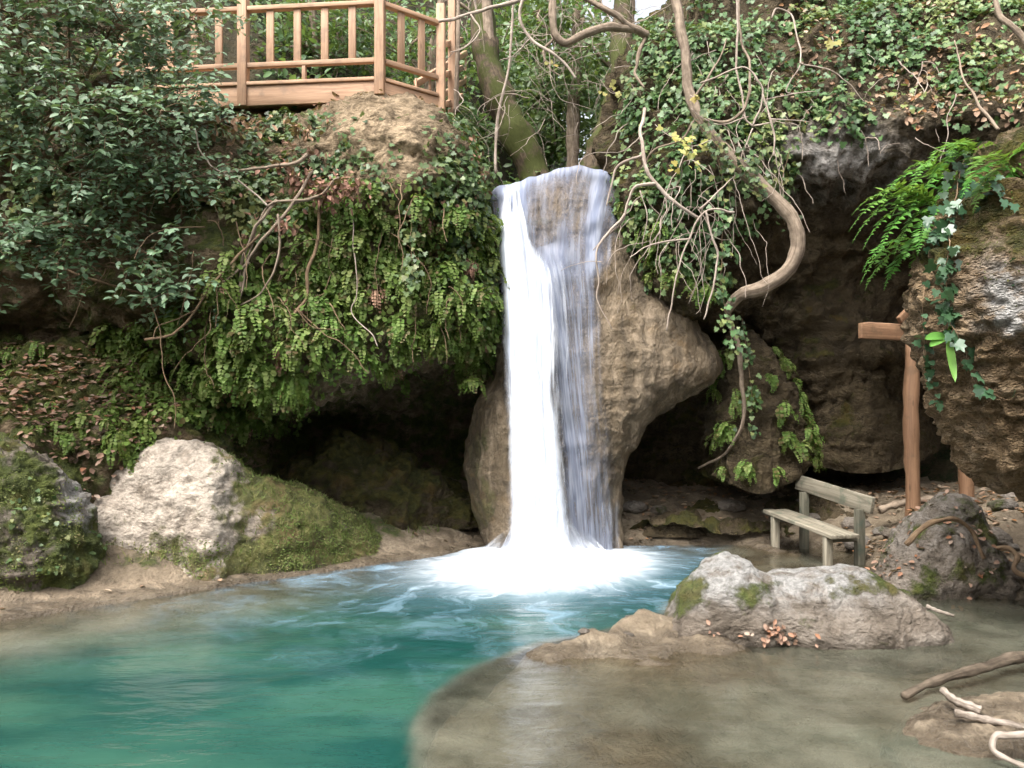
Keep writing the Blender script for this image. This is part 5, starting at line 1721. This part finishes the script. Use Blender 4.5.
ivy_strand("thin ivy strand on the left rim of the pitted rock, above the log post", [(930, 290, 5.0), (928, 340, 5.02), (935, 370, 5.02), (942, 400, 5.05)], 0.065, M['ivydark'], 0.004, 18, 0.02)
ivy_strand("pale ivy strand dangling under the crooked trunk beside the tufa rock", [(725, 200, 9.1), (722, 250, 9.1), (722, 290, 9.15), (730, 330, 9.2), (735, 350, 9.2)], 0.075, M['ivy'], 0.006, 55, 0.06)
ivy_strand("ivy strand hanging at the centre of the fern bank left of the fall", [(412, 215, 8.85), (410, 245, 8.8), (412, 270, 8.78), (410, 292, 8.8)], 0.075, M['ivy'], 0.005, 75, 0.06)
ivy_strand("ivy strand dangling from the brow between branches right of the white squiggling branch", [(790, 150, 9.2), (782, 180, 9.2), (780, 205, 9.2), (786, 225, 9.2)], 0.07, M['ivy'], 0.005, 30, 0.06)
ivy_strand("ivy strand on the wall directly above the pale dangling strand", [(700, 110, 9.2), (712, 140, 9.15), (720, 170, 9.1), (724, 200, 9.1)], 0.07, M['ivy'], 0.005, 45, 0.08)
ivy_strand("ivy clump hanging on the rock right of the deck, above the fall's left shoulder", [(410, 125, 9.3), (425, 150, 9.2), (435, 175, 9.1)], 0.08, M['ivy'], 0.006, 110, 0.1)

ivy_strand("ivy wound round the crooked trunk where it enters the leaves", [(696, 120, 9.1), (715, 145, 9.0), (740, 168, 8.98), (765, 190, 9.0)], 0.075, M['ivy'], 0.006, 110, 0.1)
ivy_strand("ivy strand trailing down the grotto rib beside the drooping root", [(742, 318, 10.0), (748, 360, 10.02), (752, 400, 10.05), (748, 436, 10.1)], 0.07, M['ivy'], 0.005, 48, 0.06)
# withered leaf cluster on the dry bundle
def withered(label, spots):
    b = W(*spots[0][:3])
    t = thing("withered_twig", label, "twig", b)
    m = MB()
    s = MB()
    for px, py, Y, r, n in spots:
        c = W(px, py, Y)
        P = c + NR.normal(0, r, (n, 3)) * np.array([1.3, .7, .8])
        scatter(m, P, unit(rv(n, 1.0) + np.array([0, -0.6, .3])), np.array([0, -0.1, -1.0]) + rv(n, 0.4), NR.uniform(0.05, 0.11, n), 'dry')
        s.tube(np.array([c + np.array([-r * 2, 0, r]), c, c + np.array([r * 2, 0, -r])]), 0.005, 5)
    s.build("stem", M['bark'], t)
    m.build("leaves", M['dry'], t, smooth_=False)
withered("twig of withered pinkish leaves above the ferns, beneath the bare deck rock", [(322, 190, 8.5, 0.1, 110), (345, 185, 8.5, 0.09, 90), (300, 178, 8.5, 0.08, 50), (285, 225, 8.35, 0.05, 26), (280, 165, 8.5, .06, 26)])
withered("withered leaves in the ivy strip close below the deck beam", [(232, 128, 8.9, 0.1, 45), (300, 130, 9.0, 0.08, 35), (255, 120, 9, .08, 30)])

# yellow autumn leaves
def yellow_twig(label, pts, clusters, nleaf, s=0.085):
    Q = px_path(pts, 30, 0.01)
    t = thing("yellow_twig", label, "twig", Q[0])
    m = MB()
    m.tube(Q, 0.005, 5)
    m.build("stem", M['vine'], t)
    m = MB()
    for px, py, Y in clusters:
        P = W(px, py, Y) + NR.normal(0, 0.022, (nleaf, 3))
        scatter(m, P, unit(np.array([0, -1.0, 0.5]) + rv(nleaf, 0.4)), np.array([0.0, -.1, -0.3]) + rv(nleaf, 0.9), NR.uniform(s * 0.6, s, nleaf), 'ivy')
    m.build("leaves", M['yellow'], t, smooth_=False)
yellow_twig("twig of bright yellow leaves in front of the ivy right of the fall crest", [(655, 125, 9.), (672, 137, 8.95), (690, 146, 8.9), (712, 140, 8.9)],
            [(660, 130, 8.9), (678, 138, 8.9), (686, 145, 8.88), (692, 152, 8.88), (703, 147, 8.9), (690, 140, 8.9), (676, 168, 8.9), (695, 166, 8.9), (684, 152, 8.88)], 4)
yellow_twig("small yellow leaf sprig on the crooked trunk", [(690, 95, 9.1), (694, 98, 9.05), (698, 100, 9.0)], [(694, 98, 9.0)], 4)
yellow_twig("single yellow leaf sprig on the ivy slope above the grotto brow", [(832, 36, 9.2), (833, 44, 9.1)], [(833, 42, 9.1)], 4, 0.12)
yellow_twig("yellow sprig hanging in the gap under the arched branch", [(600, 80, 9.7), (610, 92, 9.7), (620, 94, 9.7)], [(604, 92, 9.7), (618, 93, 9.7), (611, 85, 9.7)], 3)
yellow_twig("yellow sprig beside the zigzag branch over the gap", [(545, 60, 9.6), (552, 65, 9.6)], [(551, 65, 9.6)], 4, 0.08)

# roots, sticks, driftwood
def stick(name, label, cat, mat, pts, r0, r1, n=30, wig=0.02, group=None):
    m = MB()
    q = px_path(pts, n, wig)
    m.tube(q, np.linspace(r0, r1, n) * (1 + 0.12 * np.sin(np.arange(n) * 0.9)), 9)
    return tag(m.build(name, mat), label, cat, group)
stick("driftwood", "pale forked driftwood root in the bottom right corner", "driftwood", M['drift'], [(1080, 775, 3.75), (1040, 742, 3.85), (1000, 738, 3.9), (992, 750, 3.88), (1008, 764, 3.82), (1030, 775, 3.78)], 0.021, 0.012, 40, 0.05)
stick("driftwood", "short grey stick lying on the wet rock, lower right", "driftwood", M['drift'], [(944, 690, 4.5), (958, 702, 4.4), (980, 712, 4.35)], 0.022, 0.03)
stick("driftwood", "slim pale root lying along the wet rock towards the picture edge", "driftwood", M['drift'], [(955, 712, 4.25), (985, 722, 4.2), (1030, 730, 4.2)], 0.018, 0.024)
stick("driftwood", "pale thin stick in the water right of the grey boulder", "driftwood", M['drift'], [(926, 607, 6.6), (940, 612, 6.55), (955, 617, 6.5)], 0.018, 0.012)
stick("root", "grey root arching over the top of the conical bank rock", "root", M['root'], [(905, 545, 7.25), (925, 525, 7.25), (950, 520, 7.3), (970, 530, 7.35), (985, 560, 7.3)], 0.026, 0.018)
stick("root", "brown root crawling over the right bank below the pitted rock", "root", M['root'], [(980, 552, 7.5), (1005, 548, 7.4), (1018, 556, 7.3), (1016, 570, 7.2), (1040, 580, 7.1)], 0.025, 0.02)
stick("root", "fallen pale branch lying on the leaves behind the bench", "root", M['bark'], [(880, 510, 9.9), (905, 503, 9.9), (945, 497, 9.9)], 0.05, 0.04)
stick("root", "dry root standing against the grotto wall above the bench back", "root", M['bark'], [(798, 485, 10.3), (800, 470, 10.4), (792, 455, 10.5), (797, 430, 10.7)], 0.02, 0.012)

stick("root", "brown sunken root curving through the shallows above the wet rock", "root", M['wetroot'], [(905, 696, 4.7), (930, 682, 4.85), (965, 674, 4.95), (1005, 660, 5.2), (1040, 655, 5.3)], 0.025, 0.04)
# small stones along the right bank
def stones():
    for i in range(46):
        x = R.uniform(1.2, 6.3)
        y = R.uniform(9.2, 11.2) if x < 4.6 else R.uniform(7.4, 9.6)
        z, dl, ds = bed_z(np.array([[x, y, 0.0]]))
        if dl[0] < 0.05:
            continue
        s = R.uniform(0.05, 0.16)
        n1, n2 = 22, 14
        a = np.linspace(-math.pi, math.pi, n1)
        b_ = np.linspace(-math.pi / 2, math.pi / 2, n2)
        ga, gb = np.meshgrid(a, b_, indexing='ij')
        D = np.stack([np.cos(gb) * np.cos(ga), np.cos(gb) * np.sin(ga), np.sin(gb)], -1).reshape(-1, 3)
        r = s * (1 + 0.35 * fbm(D + i * 3.3, 1.6, 3, 7)) 
        V = D * r[:, None] * np.array([1.2, 1, 0.65]) + np.array([x, y, z[0] + s * 0.2])
        m = MB()
        m.add(V, grid_faces(n1, n2), rnd=.5)
        o = m.build("stone", M['grey'], attrs={"moss": np.full(len(V), R.uniform(0, .35)), "pale": np.full(len(V), R.uniform(0, .3))})
        tag(o, "small brown stone lying on the leafy bank around the bench", "stone", "stones on the bank around the bench")
stones()

def lip_stones():
    for i in range(16):
        px = R.uniform(560, 660)
        py = np.interp(px, [545, 600, 672], [652, 640, 628]) + R.uniform(-7, 9)
        g = G(px, py)
        z = bed_z(np.array([[g[0], g[1], 0.0]]))[0][0]
        s_ = R.uniform(0.025, 0.05)
        a = np.linspace(-math.pi, math.pi, 18)
        b_ = np.linspace(-math.pi / 2, math.pi / 2, 12)
        ga, gb = np.meshgrid(a, b_, indexing='ij')
        D = np.stack([np.cos(gb) * np.cos(ga), np.cos(gb) * np.sin(ga), np.sin(gb)], -1).reshape(-1, 3)
        V = D * (s_ * (1 + 0.4 * fbm(D + i * 2.3, 1.8, 3, 17)))[:, None] * np.array([1.4, 1, 0.6]) + np.array([g[0], g[1], max(z, -0.02) - s_ * 0.1])
        m = MB()
        m.add(V, grid_faces(18, 12), rnd=.5)
        o = m.build("cobble", M['wetrock'], attrs={"moss": np.zeros(len(V)), "pale": np.zeros(len(V))})
        tag(o, "dark wet cobble glistening on the lip between the pool and the shallows", "stone", "wet cobbles on the lip of the shelf")
lip_stones()

# ------------------------------------------------------------------ trees beyond the fall
def tree(label, path, r0, r1, mat, crowns, nleaf, lsz, name="forest_tree", group=None, boughs=5):
    Q = catmull(np.array(path, float), 40)
    Q = Q + 0.06 * np.stack([fbm(Q + k * 7.7, 0.9, 2, 70 + k) for k in range(3)], 1)
    t = thing(name, label, "tree", Q[0], group)
    m = MB()
    m.tube(Q, np.linspace(r0, r1, 40) * (1 + 0.1 * np.sin(np.arange(40) * .7)), 12)
    m.build("trunk", mat, t)
    if crowns:
        fo = MB()
        bm_ = MB()
        for (c, r) in crowns:
            c = np.array(c, float)
            i = min(39, 18 + R.randrange(20))
            bm_.tube(catmull(np.array([Q[i], (Q[i] + c) / 2 + NR.normal(0, .2, 3), c]), 10), np.linspace(r1 * 0.6, 0.015, 10), 6)
            for k in range(boughs):
                d = unit(NR.normal(0, 1, 3))
                bm_.tube(catmull(np.array([c, c + d * r * 0.5 + NR.normal(0, .1, 3), c + d * r]), 7), np.linspace(0.015, 0.004, 7), 4)
            nc = max(4, int(nleaf * 1.7 / 45))
            cc = c + unit(NR.normal(0, 1, (nc, 3))) * (r * NR.random((nc, 1)) ** 0.5)
            P = np.repeat(cc, 45, 0) + NR.normal(0, 0.2 * r, (nc * 45, 3)) * np.array([1, 1, .55])
            n = len(P)
            scatter(fo, P, unit(np.array([0, -0.3, 0.8]) + rv(n, 0.55)), rv(n, 1.0) + np.array([0, 0, -.3]), NR.uniform(lsz * .6, lsz * 1.2, n), 'oval', rnd=np.clip(np.repeat(NR.normal(0.5, 0.2, nc), 45) + NR.normal(0, .12, n), 0, 1))
        bm_.build("branches", M['bark'], t)
        fo.build("crown", M['forest'], t, smooth_=False)
    return t

tree("thick mossy trunk leaning over the stream left of the fall crest", [W(548, 215, 11.6), W(528, 160, 11.6), W(508, 120, 11.6), W(490, 80, 11.7), W(482, 30, 11.9), W(476, -60, 12.2)], 0.26, 0.17, M['mossbark'], [(W(470, -120, 12), 1.0)], 300, 0.12, "leaning_tree")
tree("moss green stump-like trunk at the right end of the fall crest", [W(592, 190, 11.3), W(598, 160, 11.3), W(608, 130, 11.4), W(618, 90, 11.8), W(622, 20, 12.3), W(620, -70, 12.8)], 0.24, 0.13, M['mossbark'], None, 0, 0, "mossy_tree")
tree("slim grey trunk straight above the middle of the fall, standing upstream", [W(574, 200, 15), W(572, 120, 15), W(576, 40, 15), W(580, -80, 15)], 0.14, 0.09, M['bark'], [(W(560, 60, 15), 1.2), (W(540, 10, 15), 1.1)], 420, 0.16)
tree("tall grey trunk behind the arched branch at the gap's right side", [W(628, 170, 14.5), W(627, 90, 14.5), W(625, 30, 14.5), W(622, -90, 14.5)], 0.19, 0.14, M['bark'], [(W(590, 45, 14.5), 0.9), (W(610, 90, 15), .9)], 300, 0.14)
tree("leafy tree overhanging the stream far upstream in the gap's centre", [W(540, 190, 18), W(535, 120, 18), W(545, 60, 18), W(550, -40, 18)], 0.15, 0.08, M['bark'], [(W(530, 90, 18), 1.5), (W(510, 50, 17), 1.2), (W(560, 120, 18), 1.3), (W(585, 80, 17), 1.1), (W(555, 150, 17), .9)], 620, 0.18)
tree("dense laurel-like tree behind the deck's right end", [W(430, 150, 13.5), W(432, 80, 13.5), W(440, 20, 13.5), W(450, -60, 13.5)], 0.1, 0.06, M['bark'], [(W(410, 60, 13.5), 1.0), (W(370, 30, 14), 1.1), (W(500, 60, 14), .9), (W(460, 120, 13.5), .6)], 520, 0.13)
tree("leafy tree seen through the middle balusters of the deck", [W(320, 150, 14), W(318, 80, 14), W(312, 20, 14), W(306, -60, 14)], 0.09, 0.06, M['bark'], [(W(300, 50, 14), 1.0), (W(260, 30, 14.5), 1.1), (W(340, 60, 14), .9), (W(220, 60, 14), 1.)], 520, 0.13)
tree("far pale green tree closing the valley behind the gap", [W(600, 150, 26), W(602, 80, 26), W(598, 10, 26), W(596, -60, 26)], 0.2, 0.1, M['bark'], [(W(560, 60, 26), 2.2), (W(520, 30, 25), 2.0), (W(600, 100, 26), 2.0), (W(480, 60, 24), 2.0), (W(640, 90, 25), 1.6)], 700, 0.26)
tree("thin bare sapling standing between the deck and the leaning trunk", [W(455, 115, 11), W(458, 60, 11), W(457, 0, 11), W(456, -60, 11)], 0.035, 0.025, M['bark'], None, 0, 0, "sapling")
tree("thin bare sapling in front of the leaning mossy trunk", [W(497, 175, 10.9), W(500, 120, 10.9), W(508, 60, 10.9), W(515, -40, 10.9)], 0.022, 0.015, M['vine'], None, 0, 0, "sapling")

# fine bare twigs in the gap
def gap_twigs():
    for i in range(80):
        x, y, Y = NR.uniform(445, 645), NR.uniform(-30, 130), NR.uniform(10.2, 12.5)
        p = W(x, y, Y)
        tp = twig_path(p, (NR.normal(0, 1), NR.normal(0, .3), NR.normal(-0.5, 0.6)), NR.uniform(0.5, 1.3), 10, 0.08, 0.22)
        m = MB()
        r = NR.uniform(0.003, 0.008)
        q = catmull(tp, 26)
        m.tube(q, np.linspace(r, r * 0.4, 26), 5)
        for k in range(3):
            s = q[R.randrange(5, 22)]
            tq = twig_path(s, NR.normal(0, 1, 3) + np.array([0, 0, -.4]), NR.uniform(0.15, 0.45), 6, 0.05, 0.2)
            m.tube(tq, np.linspace(r * 0.6, r * 0.2, len(tq)), 4)
        tag(m.build("bare_twig", M['vine']), "fine leafless twig in the thicket of the gap above the fall", "twig", "leafless twigs in the gap above the fall")
gap_twigs()
